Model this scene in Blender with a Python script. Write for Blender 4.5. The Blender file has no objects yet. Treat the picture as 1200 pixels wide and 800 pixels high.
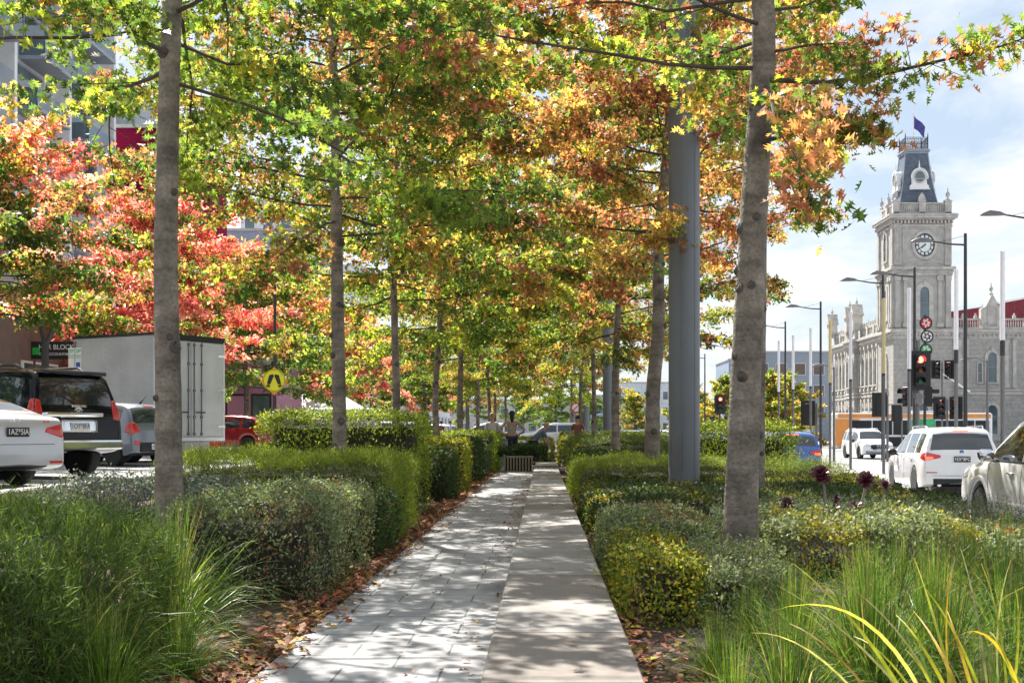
import bpy, bmesh, math, random
import numpy as np
from mathutils import Vector, Matrix
from mathutils.bvhtree import BVHTree
R = math.radians
rng = np.random.default_rng(7)
random.seed(7)
scene = bpy.context.scene
col = scene.collection
F = 1400.0; CX = 637.0; CY = 506.0; CAMZ = 1.1
LROAD = 0.30; RROAD = -0.45

# ------------------------------------------------------------------ materials
def mat(name, color, rough=0.6, metal=0.0, var=0.12, scale=3.0, bump=0.0, bscale=40.0, spec=0.5, coat=0.0):
    m = bpy.data.materials.new(name); m.use_nodes = True
    nt = m.node_tree; b = nt.nodes['Principled BSDF']
    b.inputs['Roughness'].default_value = rough
    b.inputs['Metallic'].default_value = metal
    b.inputs['Specular IOR Level'].default_value = spec
    b.inputs['Coat Weight'].default_value = coat
    b.inputs['Coat Roughness'].default_value = 0.03
    tc = nt.nodes.new('ShaderNodeTexCoord')
    n = nt.nodes.new('ShaderNodeTexNoise'); n.inputs['Scale'].default_value = scale
    n.inputs['Detail'].default_value = 6.0
    nt.links.new(tc.outputs['Object'], n.inputs['Vector'])
    mr = nt.nodes.new('ShaderNodeMapRange')
    mr.inputs['From Min'].default_value = 0.3; mr.inputs['From Max'].default_value = 0.7
    mr.inputs['To Min'].default_value = 1 - var; mr.inputs['To Max'].default_value = 1 + var
    nt.links.new(n.outputs['Fac'], mr.inputs['Value'])
    mx = nt.nodes.new('ShaderNodeVectorMath'); mx.operation = 'SCALE'
    mx.inputs[0].default_value = color[:3]
    nt.links.new(mr.outputs['Result'], mx.inputs['Scale'])
    nt.links.new(mx.outputs['Vector'], b.inputs['Base Color'])
    if bump > 0:
        n2 = nt.nodes.new('ShaderNodeTexNoise'); n2.inputs['Scale'].default_value = bscale
        n2.inputs['Detail'].default_value = 8
        nt.links.new(tc.outputs['Object'], n2.inputs['Vector'])
        bp = nt.nodes.new('ShaderNodeBump'); bp.inputs['Strength'].default_value = bump
        bp.inputs['Distance'].default_value = 0.02
        nt.links.new(n2.outputs['Fac'], bp.inputs['Height'])
        nt.links.new(bp.outputs['Normal'], b.inputs['Normal'])
    return m

def emit(name, color, s):
    m = bpy.data.materials.new(name); m.use_nodes = True
    b = m.node_tree.nodes['Principled BSDF']
    b.inputs['Base Color'].default_value = (*color, 1)
    b.inputs['Emission Color'].default_value = (*color, 1)
    b.inputs['Emission Strength'].default_value = s
    return m

def leafmat(name, trans=0.45, rough=0.5, boost=1.6, blue=0.55):
    m = bpy.data.materials.new(name); m.use_nodes = True
    nt = m.node_tree; b = nt.nodes['Principled BSDF']; out = nt.nodes['Material Output']
    a = nt.nodes.new('ShaderNodeAttribute'); a.attribute_name = 'Col'
    b.inputs['Roughness'].default_value = rough; b.inputs['Specular IOR Level'].default_value = 0.35
    nt.links.new(a.outputs['Color'], b.inputs['Base Color'])
    t = nt.nodes.new('ShaderNodeBsdfTranslucent')
    tco = nt.nodes.new('ShaderNodeTexCoord'); nz = nt.nodes.new('ShaderNodeTexNoise'); nz.inputs['Scale'].default_value = 34; nz.inputs['Detail'].default_value = 3
    nt.links.new(tco.outputs['Object'], nz.inputs['Vector'])
    mr = nt.nodes.new('ShaderNodeMapRange'); mr.inputs['From Min'].default_value = .3; mr.inputs['From Max'].default_value = .7; mr.inputs['To Min'].default_value = .62; mr.inputs['To Max'].default_value = 1.38
    nt.links.new(nz.outputs['Fac'], mr.inputs['Value'])
    sc_ = nt.nodes.new('ShaderNodeVectorMath'); sc_.operation = 'SCALE'; nt.links.new(a.outputs['Color'], sc_.inputs[0]); nt.links.new(mr.outputs['Result'], sc_.inputs['Scale'])
    nt.links.new(sc_.outputs['Vector'], b.inputs['Base Color'])
    vm = nt.nodes.new('ShaderNodeVectorMath'); vm.operation = 'MULTIPLY'
    vm.inputs[1].default_value = (boost * 1.05, boost, boost * blue)
    nt.links.new(sc_.outputs['Vector'], vm.inputs[0]); nt.links.new(vm.outputs['Vector'], t.inputs['Color'])
    mx = nt.nodes.new('ShaderNodeMixShader'); mx.inputs['Fac'].default_value = trans
    nt.links.new(b.outputs['BSDF'], mx.inputs[1]); nt.links.new(t.outputs['BSDF'], mx.inputs[2])
    nt.links.new(mx.outputs['Shader'], out.inputs['Surface'])
    return m

def brickmat(name, c1, c2, mortar, bw, rh, ms=0.02, rough=0.8, bump=0.5, axes='XY', scale=1.0, offset=0.5, shift=(0, 0)):
    m = bpy.data.materials.new(name); m.use_nodes = True
    nt = m.node_tree; b = nt.nodes['Principled BSDF']; b.inputs['Roughness'].default_value = rough
    tc = nt.nodes.new('ShaderNodeTexCoord')
    sp = nt.nodes.new('ShaderNodeSeparateXYZ'); cb = nt.nodes.new('ShaderNodeCombineXYZ')
    nt.links.new(tc.outputs['Object'], sp.inputs[0])
    if axes == 'SIDE':
        ad = nt.nodes.new('ShaderNodeMath'); ad.operation = 'ADD'
        nt.links.new(sp.outputs['X'], ad.inputs[0]); nt.links.new(sp.outputs['Y'], ad.inputs[1])
        nt.links.new(ad.outputs[0], cb.inputs['X']); nt.links.new(sp.outputs['Z'], cb.inputs['Y'])
    else:
        nt.links.new(sp.outputs[axes[0]], cb.inputs['X']); nt.links.new(sp.outputs[axes[1]], cb.inputs['Y'])
    sh = nt.nodes.new('ShaderNodeVectorMath'); sh.operation = 'ADD'; sh.inputs[1].default_value = (*shift, 0)
    nt.links.new(cb.outputs[0], sh.inputs[0])
    br = nt.nodes.new('ShaderNodeTexBrick'); br.offset = offset
    br.inputs['Scale'].default_value = scale
    br.inputs['Brick Width'].default_value = bw; br.inputs['Row Height'].default_value = rh
    br.inputs['Mortar Size'].default_value = ms; br.inputs['Mortar Smooth'].default_value = 0.2
    br.inputs['Color1'].default_value = (*c1, 1); br.inputs['Color2'].default_value = (*c2, 1)
    br.inputs['Mortar'].default_value = (*mortar, 1)
    nt.links.new(sh.outputs[0], br.inputs['Vector'])
    n = nt.nodes.new('ShaderNodeTexNoise'); n.inputs['Scale'].default_value = 2.3; n.inputs['Detail'].default_value = 9
    nt.links.new(tc.outputs['Object'], n.inputs['Vector'])
    mr = nt.nodes.new('ShaderNodeMapRange'); mr.inputs['From Min'].default_value = .3; mr.inputs['From Max'].default_value = .7
    mr.inputs['To Min'].default_value = .70; mr.inputs['To Max'].default_value = 1.18; n.inputs['Roughness'].default_value = .7
    nt.links.new(n.outputs['Fac'], mr.inputs['Value'])
    vm = nt.nodes.new('ShaderNodeVectorMath'); vm.operation = 'SCALE'
    nt.links.new(br.outputs['Color'], vm.inputs[0]); nt.links.new(mr.outputs['Result'], vm.inputs['Scale'])
    nt.links.new(vm.outputs['Vector'], b.inputs['Base Color'])
    bp = nt.nodes.new('ShaderNodeBump'); bp.inputs['Strength'].default_value = bump; bp.inputs['Distance'].default_value = .03
    bp.invert = True
    nt.links.new(br.outputs['Fac'], bp.inputs['Height']); nt.links.new(bp.outputs['Normal'], b.inputs['Normal'])
    return m

M = {}
M['soil'] = mat('soil', (.075, .05, .035), .95, var=.45, scale=9, bump=.8, bscale=60)
M['asphalt'] = mat('asphalt', (.27, .27, .275), .9, var=.18, scale=2.5, bump=.5, bscale=120)
M['paving'] = brickmat('paving', (.345, .34, .345), (.275, .27, .275), (.10, .12, .11), .47, .31, .006, bump=.4, axes='XY')
M['ledge'] = brickmat('ledge_concrete', (.315, .305, .295), (.205, .175, .15), (.06, .055, .05), 60.0, 1.17, .010, bump=.4, axes='XY', offset=0, shift=(23, 0))
M['concrete'] = mat('concrete', (.42, .41, .39), .85, var=.15, scale=4, bump=.3)
M['footpath'] = brickmat('footpath_paving', (.38, .36, .34), (.33, .32, .31), (.2, .19, .18), .8, .4, .01)
M['paintline'] = mat('road_paint', (.75, .75, .73), .7, var=.15, scale=12)
M['bark'] = mat('bark', (.20, .168, .138), .92, var=.5, scale=4, bump=.8, bscale=26)
nt = M['bark'].node_tree
for nd in list(nt.nodes):
    if nd.type == 'TEX_NOISE' and abs(nd.inputs['Scale'].default_value - 26) < .1:
        mp = nt.nodes.new('ShaderNodeMapping'); mp.inputs['Scale'].default_value = (.7, .7, 1.2)
        tc = [q for q in nt.nodes if q.type == 'TEX_COORD'][0]
        nt.links.new(tc.outputs['Object'], mp.inputs['Vector']); nt.links.new(mp.outputs['Vector'], nd.inputs['Vector'])
def bark_rings(m):
    nt = m.node_tree; b = nt.nodes['Principled BSDF']; old = b.inputs['Base Color'].links[0].from_socket
    tc = nt.nodes.new('ShaderNodeTexCoord'); mp = nt.nodes.new('ShaderNodeMapping'); mp.inputs['Scale'].default_value = (2.2, 2.2, 13)
    n = nt.nodes.new('ShaderNodeTexNoise'); n.inputs['Scale'].default_value = 1.0; n.inputs['Detail'].default_value = 5
    nt.links.new(tc.outputs['Object'], mp.inputs[0]); nt.links.new(mp.outputs[0], n.inputs['Vector'])
    n3 = nt.nodes.new('ShaderNodeTexNoise'); n3.inputs['Scale'].default_value = 38; n3.inputs['Detail'].default_value = 6
    nt.links.new(tc.outputs['Object'], n3.inputs['Vector'])
    ad = nt.nodes.new('ShaderNodeMath'); ad.operation = 'ADD'; nt.links.new(n.outputs['Fac'], ad.inputs[0]); nt.links.new(n3.outputs['Fac'], ad.inputs[1])
    r = nt.nodes.new('ShaderNodeMapRange'); r.inputs['From Min'].default_value = .70; r.inputs['From Max'].default_value = 1.30; r.inputs['To Min'].default_value = .62; r.inputs['To Max'].default_value = 1.40
    nt.links.new(ad.outputs[0], r.inputs['Value'])
    v = nt.nodes.new('ShaderNodeVectorMath'); v.operation = 'SCALE'; nt.links.new(old, v.inputs[0]); nt.links.new(r.outputs[0], v.inputs['Scale'])
    nt.links.new(v.outputs['Vector'], b.inputs['Base Color'])
bark_rings(M['bark'])
M['knot'] = mat('bark_knot', (.10, .085, .075), .95, var=.3, scale=20, bump=.7)
M['twig'] = mat('twig', (.075, .055, .045), .9, var=.3)
M['twigpale'] = mat('twig_pale', (.16, .13, .09), .9, var=.3)
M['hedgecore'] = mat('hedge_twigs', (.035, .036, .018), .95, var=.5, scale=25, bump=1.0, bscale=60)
M['leaf'] = leafmat('tree_leaf', .60, .45, 2.05, .78)
M['hleaf'] = leafmat('hedge_leaf', .35, .55, 1.6)
M['blade'] = leafmat('grass_blade', .40, .45, 1.6)
M['dryleaf'] = leafmat('fallen_leaf', .15, .8, 1.2)
M['mast'] = mat('mast_grey', (.155, .17, .185), .5, .2, var=.06, scale=2)
M['pole'] = mat('pole_grey', (.17, .17, .18), .45, .5, var=.08)
M['poledark'] = mat('pole_dark', (.05, .05, .055), .5, .3)
M['polewhite'] = mat('pole_white', (.82, .80, .84), .4, var=.03)
M['poleyellow'] = mat('pole_yellow', (.62, .52, .26), .5, var=.06)
M['black'] = mat('black_plastic', (.012, .012, .014), .5, var=.1)
M['rubber'] = mat('tyre_rubber', (.02, .02, .021), .85, var=.2, bump=.2)
M['rim'] = mat('alloy', (.30, .31, .32), .35, .9, var=.05)
M['chrome'] = mat('chrome', (.75, .76, .78), .12, 1.0, var=.02)
M['glass'] = mat('car_glass', (.018, .026, .034), .04, 0, var=.1, spec=.9, coat=.6)
M['redlens'] = mat('red_lens', (.55, .02, .02), .12, 0, var=.15, scale=30, spec=.7, coat=.8)
M['redlit'] = emit('brake_light_lit', (1., .06, .03), 2.0)
M['clearlens'] = mat('clear_lens', (.6, .62, .65), .08, .2, spec=.9, coat=.8)
M['amber'] = mat('amber_lens', (.8, .25, .02), .2, coat=.5)
M['plate_w'] = mat('plate_white', (.75, .76, .78), .4, var=.02)
M['plate_b'] = mat('plate_black', (.02, .02, .025), .4, var=.02)
M['ink'] = mat('plate_ink', (.03, .05, .12), .5)
M['inkw'] = mat('white_ink', (.8, .8, .8), .5)
M['p_silver'] = mat('paint_silver', (.56, .58, .62), .28, .35, var=.02, coat=1)
M['p_black'] = mat('paint_black', (.004, .004, .006), .10, 0, var=.05, spec=.25, coat=.12)
M['p_grey'] = mat('paint_grey', (.20, .22, .26), .28, .5, var=.03, coat=1)
M['p_white'] = mat('paint_white', (.78, .78, .79), .25, 0, var=.03, coat=1)
M['p_offwhite'] = mat('paint_silver_white', (.74, .74, .74), .28, .1, var=.04, coat=1)
M['p_red'] = mat('paint_red', (.30, .012, .018), .2, .2, var=.03, coat=1)
M['p_blue'] = mat('paint_blue', (.03, .12, .42), .2, .2, var=.03, coat=1)
M['truckpanel'] = mat('truck_panel', (.52, .53, .54), .55, 0, var=.2, scale=.9)
M['orange'] = mat('bus_orange', (.70, .26, .04), .4, coat=.5)
M['green_ad'] = mat('advert_green', (.05, .40, .16), .5, var=.5, scale=1.2)
M['stone'] = brickmat('hall_stone', (.405, .39, .365), (.365, .352, .335), (.28, .27, .26), 2.6, .42, .016, bump=.35, axes='SIDE', offset=.5)
M['stoneplain'] = mat('hall_render', (.41, .395, .37), .8, var=.2, scale=1.2, bump=.2)
M['stonelight'] = mat('hall_trim', (.47, .45, .42), .8, var=.22, scale=1.5, bump=.2)
M['slate'] = brickmat('slate_roof', (.13, .16, .21), (.09, .12, .17), (.05, .06, .08), .35, .2, .01, rough=.5, axes='SIDE')
M['busglass'] = mat('bus_glass', (.012, .015, .018), .25, var=.2, spec=.35)
M['winglass'] = mat('window_glass', (.09, .13, .16), .06, 0, var=.3, scale=.5, spec=.9)
M['winframe'] = mat('window_frame', (.25, .26, .27), .6)
M['white'] = mat('white_paint', (.80, .80, .80), .5, var=.05)
M['clockface'] = mat('clock_face', (.72, .78, .78), .4, var=.03)
M['redroof'] = brickmat('red_roof', (.24, .035, .05), (.21, .03, .045), (.15, .02, .03), .4, 30, .03, axes='XY', offset=0)
M['crimson'] = mat('crimson_cladding', (.20, .006, .04), .95, var=.05, spec=.15)
M['panelwhite'] = brickmat('tower_panels', (.62, .64, .68), (.56, .59, .64), (.3, .32, .35), 3.0, 3.1, .02, bump=.2, axes='SIDE')
M['panelgrey'] = mat('panel_grey', (.27, .31, .37), .5, var=.08)
M['bluegrey'] = mat('blue_grey_wall', (.23, .29, .38), .6, var=.08)
M['beige'] = mat('beige_wall', (.45, .39, .31), .8, var=.12)
M['brownwall'] = mat('brown_wall', (.16, .12, .10), .8, var=.15)
M['pink'] = mat('pink_wall', (.55, .25, .40), .6, var=.06)
M['signblack'] = mat('sign_black', (.015, .015, .015), .5)
M['signgreen'] = mat('sign_green', (.02, .42, .08), .5, var=.03)
M['signyellow'] = mat('sign_yellow', (.85, .80, .02), .4, var=.02)
M['signorange'] = mat('sign_orange', (.80, .30, .02), .4, var=.02)
M['signblue'] = mat('sign_blue', (.03, .10, .45), .5)
M['signred'] = mat('sign_red', (.60, .03, .04), .5)
M['siglight'] = emit('signal_red', (1., .05, .03), 9.0)
M['sigoff_a'] = mat('signal_amber_off', (.16, .05, .01), .3)
M['sigoff_g'] = mat('signal_green_off', (.01, .07, .05), .3)
M['skin'] = mat('skin', (.45, .25, .17), .6, var=.05)
M['hair'] = mat('hair_dark', (.02, .015, .012), .7)
M['hairlight'] = mat('hair_fair', (.35, .24, .13), .7)
M['cl_pattern'] = mat('cloth_patterned', (.36, .27, .20), .9, var=.7, scale=35)
M['cl_navy'] = mat('cloth_navy', (.025, .03, .055), .9)
M['cl_blue'] = mat('cloth_blue', (.10, .15, .22), .9)
M['cl_lblue'] = mat('cloth_light_blue', (.40, .55, .72), .9)
M['cl_grey'] = mat('cloth_grey', (.5, .5, .52), .9)
M['cl_brown'] = mat('cloth_brown', (.22, .09, .05), .9)
M['flag'] = mat('flag_cloth', (.06, .06, .25), .8, var=.3, scale=2)
M['aeonium'] = mat('aeonium_leaf', (.085, .012, .022), .35, var=.4, scale=30, spec=.6)
M['aeonstem'] = mat('aeonium_stem', (.28, .22, .19), .8, var=.2)
M['cabinet'] = mat('cabinet_grey', (.22, .25, .28), .5, .2)
M['timber'] = mat('pale_timber', (.42, .36, .26), .8, var=.2, scale=8)

# ------------------------------------------------------------------ mesh builder
class MB:
    def __init__(s): s.v = []; s.f = []; s.cuts = []
    def add(s, vs, fs):
        s.cuts.append((len(s.v), len(s.f))); o = len(s.v); s.v += [tuple(v) for v in vs]; s.f += [tuple(i + o for i in f) for f in fs]; return s
    def box(s, c, d, rz=0, rx=0, ry=0, bev=0):
        x, y, z = d[0] / 2, d[1] / 2, d[2] / 2
        if bev <= 0:
            vs = [(-x,-y,-z),(x,-y,-z),(x,y,-z),(-x,y,-z),(-x,-y,z),(x,-y,z),(x,y,z),(-x,y,z)]
            fs = [(0,3,2,1),(4,5,6,7),(0,1,5,4),(1,2,6,5),(2,3,7,6),(3,0,4,7)]
        else:
            b = bev; vs = []; rows = []
            for (zz, k) in ((-z, b), (-z + b, 0), (z - b, 0), (z, b)):
                r = []
                for (sx, sy) in ((1, 1), (-1, 1), (-1, -1), (1, -1)):
                    a = [(sx*(x-b), sy*(y)), (sx*x, sy*(y-b))]
                    if k: a = [(sx*(x-b), sy*(y-b))]*1 + [(sx*(x-b), sy*(y-b))]*1
                    if k:
                        a = [(sx*(x-b-.0001), sy*(y-b)), (sx*(x-b), sy*(y-b-.0001))]
                    if sx*sy > 0: a = a[::-1]
                    for (px, py) in a: r.append(len(vs)); vs.append((px, py, zz))
                rows.append(r)
            fs = [tuple(rows[0][::-1]), tuple(rows[3])]
            for a, b2 in zip(rows[:-1], rows[1:]):
                for i in range(8): fs.append((a[i], a[(i+1) % 8], b2[(i+1) % 8], b2[i]))
        m = Matrix.Rotation(rz, 3, 'Z') @ Matrix.Rotation(ry, 3, 'Y') @ Matrix.Rotation(rx, 3, 'X')
        c = Vector(c)
        return s.add([m @ Vector(v) + c for v in vs], fs)
    def tube(s, pts, rad, n=8, cap=True):
        pts = [Vector(p) for p in pts]
        if not hasattr(rad, '__len__'): rad = [rad] * len(pts)
        up = Vector((0, 0, 1)) if abs((pts[-1] - pts[0]).normalized().z) < .9 else Vector((1, 0, 0))
        vs = []; fs = []
        for i, p in enumerate(pts):
            t = (pts[min(i+1, len(pts)-1)] - pts[max(i-1, 0)]).normalized()
            a = t.cross(up).normalized(); b = t.cross(a)
            for k in range(n):
                th = 2 * math.pi * k / n
                vs.append(p + (a * math.cos(th) + b * math.sin(th)) * rad[i])
        for i in range(len(pts) - 1):
            for k in range(n):
                k2 = (k+1) % n
                fs.append((i*n+k, i*n+k2, (i+1)*n+k2, (i+1)*n+k))
        if cap:
            fs.append(tuple(range(n))[::-1]); fs.append(tuple(range((len(pts)-1)*n, len(pts)*n)))
        return s.add(vs, fs)
    def lathe(s, prof, c=(0,0,0), axis='Z', n=24):
        vs = []; fs = []
        for (r, h) in prof:
            for k in range(n):
                th = 2*math.pi*k/n; a, b = r*math.cos(th), r*math.sin(th)
                v = (a, b, h) if axis == 'Z' else ((h, a, b) if axis == 'X' else (b, h, a))
                vs.append((v[0]+c[0], v[1]+c[1], v[2]+c[2]))
        for i in range(len(prof)-1):
            for k in range(n):
                k2 = (k+1) % n; fs.append((i*n+k, i*n+k2, (i+1)*n+k2, (i+1)*n+k))
        fs.append(tuple(range(n))[::-1]); fs.append(tuple(range((len(prof)-1)*n, len(prof)*n)))
        return s.add(vs, fs)
    def prism(s, poly, y0, y1, plane='XZ'):
        n = len(poly)
        def mk(p, t): return (p[0], t, p[1]) if plane == 'XZ' else ((t, p[0], p[1]) if plane == 'YZ' else (p[0], p[1], t))
        vs = [mk(p, y0) for p in poly] + [mk(p, y1) for p in poly]
        fs = [tuple(range(n)), tuple(range(n, 2*n))[::-1]]
        for i in range(n): fs.append((i, i+n, (i+1) % n + n, (i+1) % n))
        return s.add(vs, fs)
    def build_each(s, name, m, parent=None, smooth=False, ang=None):
        """every added shape becomes an object of its own"""
        out = []; cuts = s.cuts + [(len(s.v), len(s.f))]
        for (v0, f0), (v1, f1) in zip(cuts[:-1], cuts[1:]):
            q = MB(); q.v = s.v[v0:v1]; q.f = [tuple(i-v0 for i in f) for f in s.f[f0:f1]]; out.append(q.build(name, m, parent, smooth, ang))
        return out
    def build(s, name, m, parent=None, smooth=False, ang=None):
        me = bpy.data.meshes.new(name); me.from_pydata(s.v, [], s.f); me.update()
        bm = bmesh.new(); bm.from_mesh(me); bmesh.ops.recalc_face_normals(bm, faces=bm.faces); bm.to_mesh(me); bm.free()
        me.materials.append(M[m] if isinstance(m, str) else m)
        if smooth:
            me.polygons.foreach_set('use_smooth', [True]*len(me.polygons))
            me.set_sharp_from_angle(angle=R(ang if ang else 40))
        return link(name, me, parent)

def link(name, me, parent=None):
    o = bpy.data.objects.new(name, me); col.objects.link(o)
    if parent is not None: o.parent = parent
    return o
def tag(o, label=None, cat=None, group=None, kind=None):
    if label: o['label'] = label
    if cat: o['category'] = cat
    if group: o['group'] = group
    if kind: o['kind'] = kind
    return o
def thing(name, label, cat, loc=(0,0,0), rz=0, group=None):
    o = bpy.data.objects.new(name, None); col.objects.link(o); o.empty_display_size = .3
    o.location = loc; o.rotation_euler = (0, 0, rz)
    return tag(o, label, cat, group)
def copy_thing(root, loc, rz, label, group=None, scale=None):
    def cp(o, p):
        c = o.copy(); col.objects.link(c)
        if p is not None: c.parent = p
        for ch in kids.get(o.name, []): cp(ch, c)
        return c
    kids = {}
    def walk(o):
        kids[o.name] = list(o.children)
        for ch in o.children: walk(ch)
    walk(root)
    c = cp(root, None); c.location = loc; c.rotation_euler = (0, 0, rz)
    c['label'] = label
    if group: c['group'] = group
    if scale: c.scale = scale
    return c
def text(name, body, size, loc, rx=90, rz=0, m='ink', parent=None, depth=.003, ax='CENTER', sx=1.0):
    cu = bpy.data.curves.new(name, 'FONT'); cu.body = body; cu.size = size; cu.align_x = ax; cu.align_y = 'CENTER'
    cu.extrude = depth; cu.offset = size*.003
    tmp = bpy.data.objects.new(name + '_tmp', cu); col.objects.link(tmp)
    dg = bpy.context.evaluated_depsgraph_get(); dg.update()
    me = bpy.data.meshes.new_from_object(tmp.evaluated_get(dg))
    bpy.data.objects.remove(tmp, do_unlink=True)
    me.materials.clear(); me.materials.append(M[m])
    o = link(name, me, parent); o.location = loc; o.rotation_euler = (R(rx), 0, R(rz)); o.scale = (sx, 1, 1)
    return o

# ------------------------------------------------------------------ leaves
def npmesh(name, V, loops, totals, cols, m, smooth=False):
    me = bpy.data.meshes.new(name)
    me.vertices.add(len(V)); me.vertices.foreach_set('co', np.ascontiguousarray(V, dtype=np.float32).ravel())
    me.loops.add(len(loops)); me.loops.foreach_set('vertex_index', np.asarray(loops, dtype=np.int32))
    st = np.concatenate([[0], np.cumsum(totals)[:-1]]).astype(np.int32)
    me.polygons.add(len(totals)); me.polygons.foreach_set('loop_start', st)
    me.polygons.foreach_set('loop_total', np.asarray(totals, dtype=np.int32))
    me.update(calc_edges=True)
    a = me.attributes.new('Col', 'FLOAT_COLOR', 'FACE')
    c4 = np.ones((len(totals), 4), dtype=np.float32); c4[:, :3] = cols
    a.data.foreach_set('color', c4.ravel())
    me.materials.append(M[m])
    if smooth: me.polygons.foreach_set('use_smooth', [True]*len(totals))
    return me
def sym(half):
    return np.array(list(half) + [(x, -y) for (x, y) in half[-2:0:-1]])
OAK = sym([(0,0),(.16,.02),(.20,.27),(.32,.06),(.42,.44),(.56,.07),(.68,.34),(.76,.06),(1,0)])
OAK2 = sym([(0,0),(.25,.30),(.40,.06),(.62,.36),(.70,.07),(1,0)])
OAK3 = sym([(0,0),(.35,.32),(.5,.08),(.72,.26),(1,0)])
RH = sym([(0,0),(.5,.22),(1,0)])
OVAL = sym([(0,0),(.3,.24),(.7,.22),(1,0)])
NEED = sym([(0,0),(.4,.045),(1,0)])
def norm(a): return a / (np.linalg.norm(a, axis=1, keepdims=True) + 1e-9)
def leaves(name, P, size, tmpl, cols, m, parent=None, nbias=None, nb=.6, tdir=None, tb=.5, curl=.25):
    N = len(P); k = len(tmpl)
    n = rng.normal(size=(N, 3))
    if nbias is not None: n = norm(n) + nbias * nb * 2
    n = norm(n)
    t = rng.normal(size=(N, 3))
    if tdir is not None: t = norm(t) + norm(tdir) * tb * 2
    t = norm(t - n * np.sum(t*n, 1, keepdims=True))
    b = np.cross(n, t)
    u = tmpl[:, 0][None, :, None]; w = tmpl[:, 1][None, :, None]
    s = np.asarray(size).reshape(-1, 1, 1) if np.ndim(size) else size
    cv = rng.uniform(-curl, curl, size=(N, 1, 1))
    V = P[:, None, :] + s * (u * t[:, None, :] + w * b[:, None, :] + (cv * (u**2) + np.abs(w) * .35) * n[:, None, :])
    me = npmesh(name, V.reshape(-1, 3), np.arange(N*k), np.full(N, k), cols, m)
    return link(name, me, parent)
def palette(N, cols, w=None, jit=.2, idx=None):
    cols = np.array(cols, dtype=float)
    if idx is None: idx = rng.choice(len(cols), size=N, p=None if w is None else np.array(w)/sum(w))
    c = cols[idx] * rng.uniform(1-jit, 1+jit, size=(N, 1)) * rng.uniform(1-jit*.4, 1+jit*.4, size=(N, 3))
    return np.clip(c, 0, 1)
# ------------------------------------------------------------------ trees
GRN = [(.07,.125,.025),(.05,.09,.02),(.11,.17,.03)]
YEL = [(.27,.31,.035),(.34,.32,.05),(.19,.25,.035)]
ORG = [(.40,.24,.07),(.45,.34,.08),(.34,.17,.06)]
RUS = [(.30,.13,.07),(.23,.08,.055),(.35,.18,.08)]
PNK = [(.60,.20,.18),(.66,.34,.28),(.50,.10,.11)]
SCHEMES = {
 'greenyellow': (GRN+YEL+ORG[:1], [4,2,5,2.6,1.4,4,.3]),
 'greenorange': (GRN+YEL+ORG+RUS, [3.6,2.4,3.2,1.0,.6,1.6,.8,.6,.9,1.5,1.1,1.3]),
 'rust': (GRN+YEL+ORG+RUS, [1.3,1,1.2,.4,.4,.6,1.2,.9,1.6,3.4,2.2,2.8]),
 'amber': (GRN+YEL+ORG+RUS[:1], [2.8,1.8,3,1.5,1.2,2.4,1.4,1.1,1.2,1.2]),
 'pinkred': (PNK+ORG+YEL[:2]+GRN, [3.4,3.8,2.4,1.2,1.4,.8,1.6,1.2,1,.6,.8]),
 'red': (PNK+RUS+YEL[:1]+GRN, [4,2,3,1,1,1,.6,.5,.4,.4]),
 'green': (GRN+YEL[2:], [3,3,3,1]),
}
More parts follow.
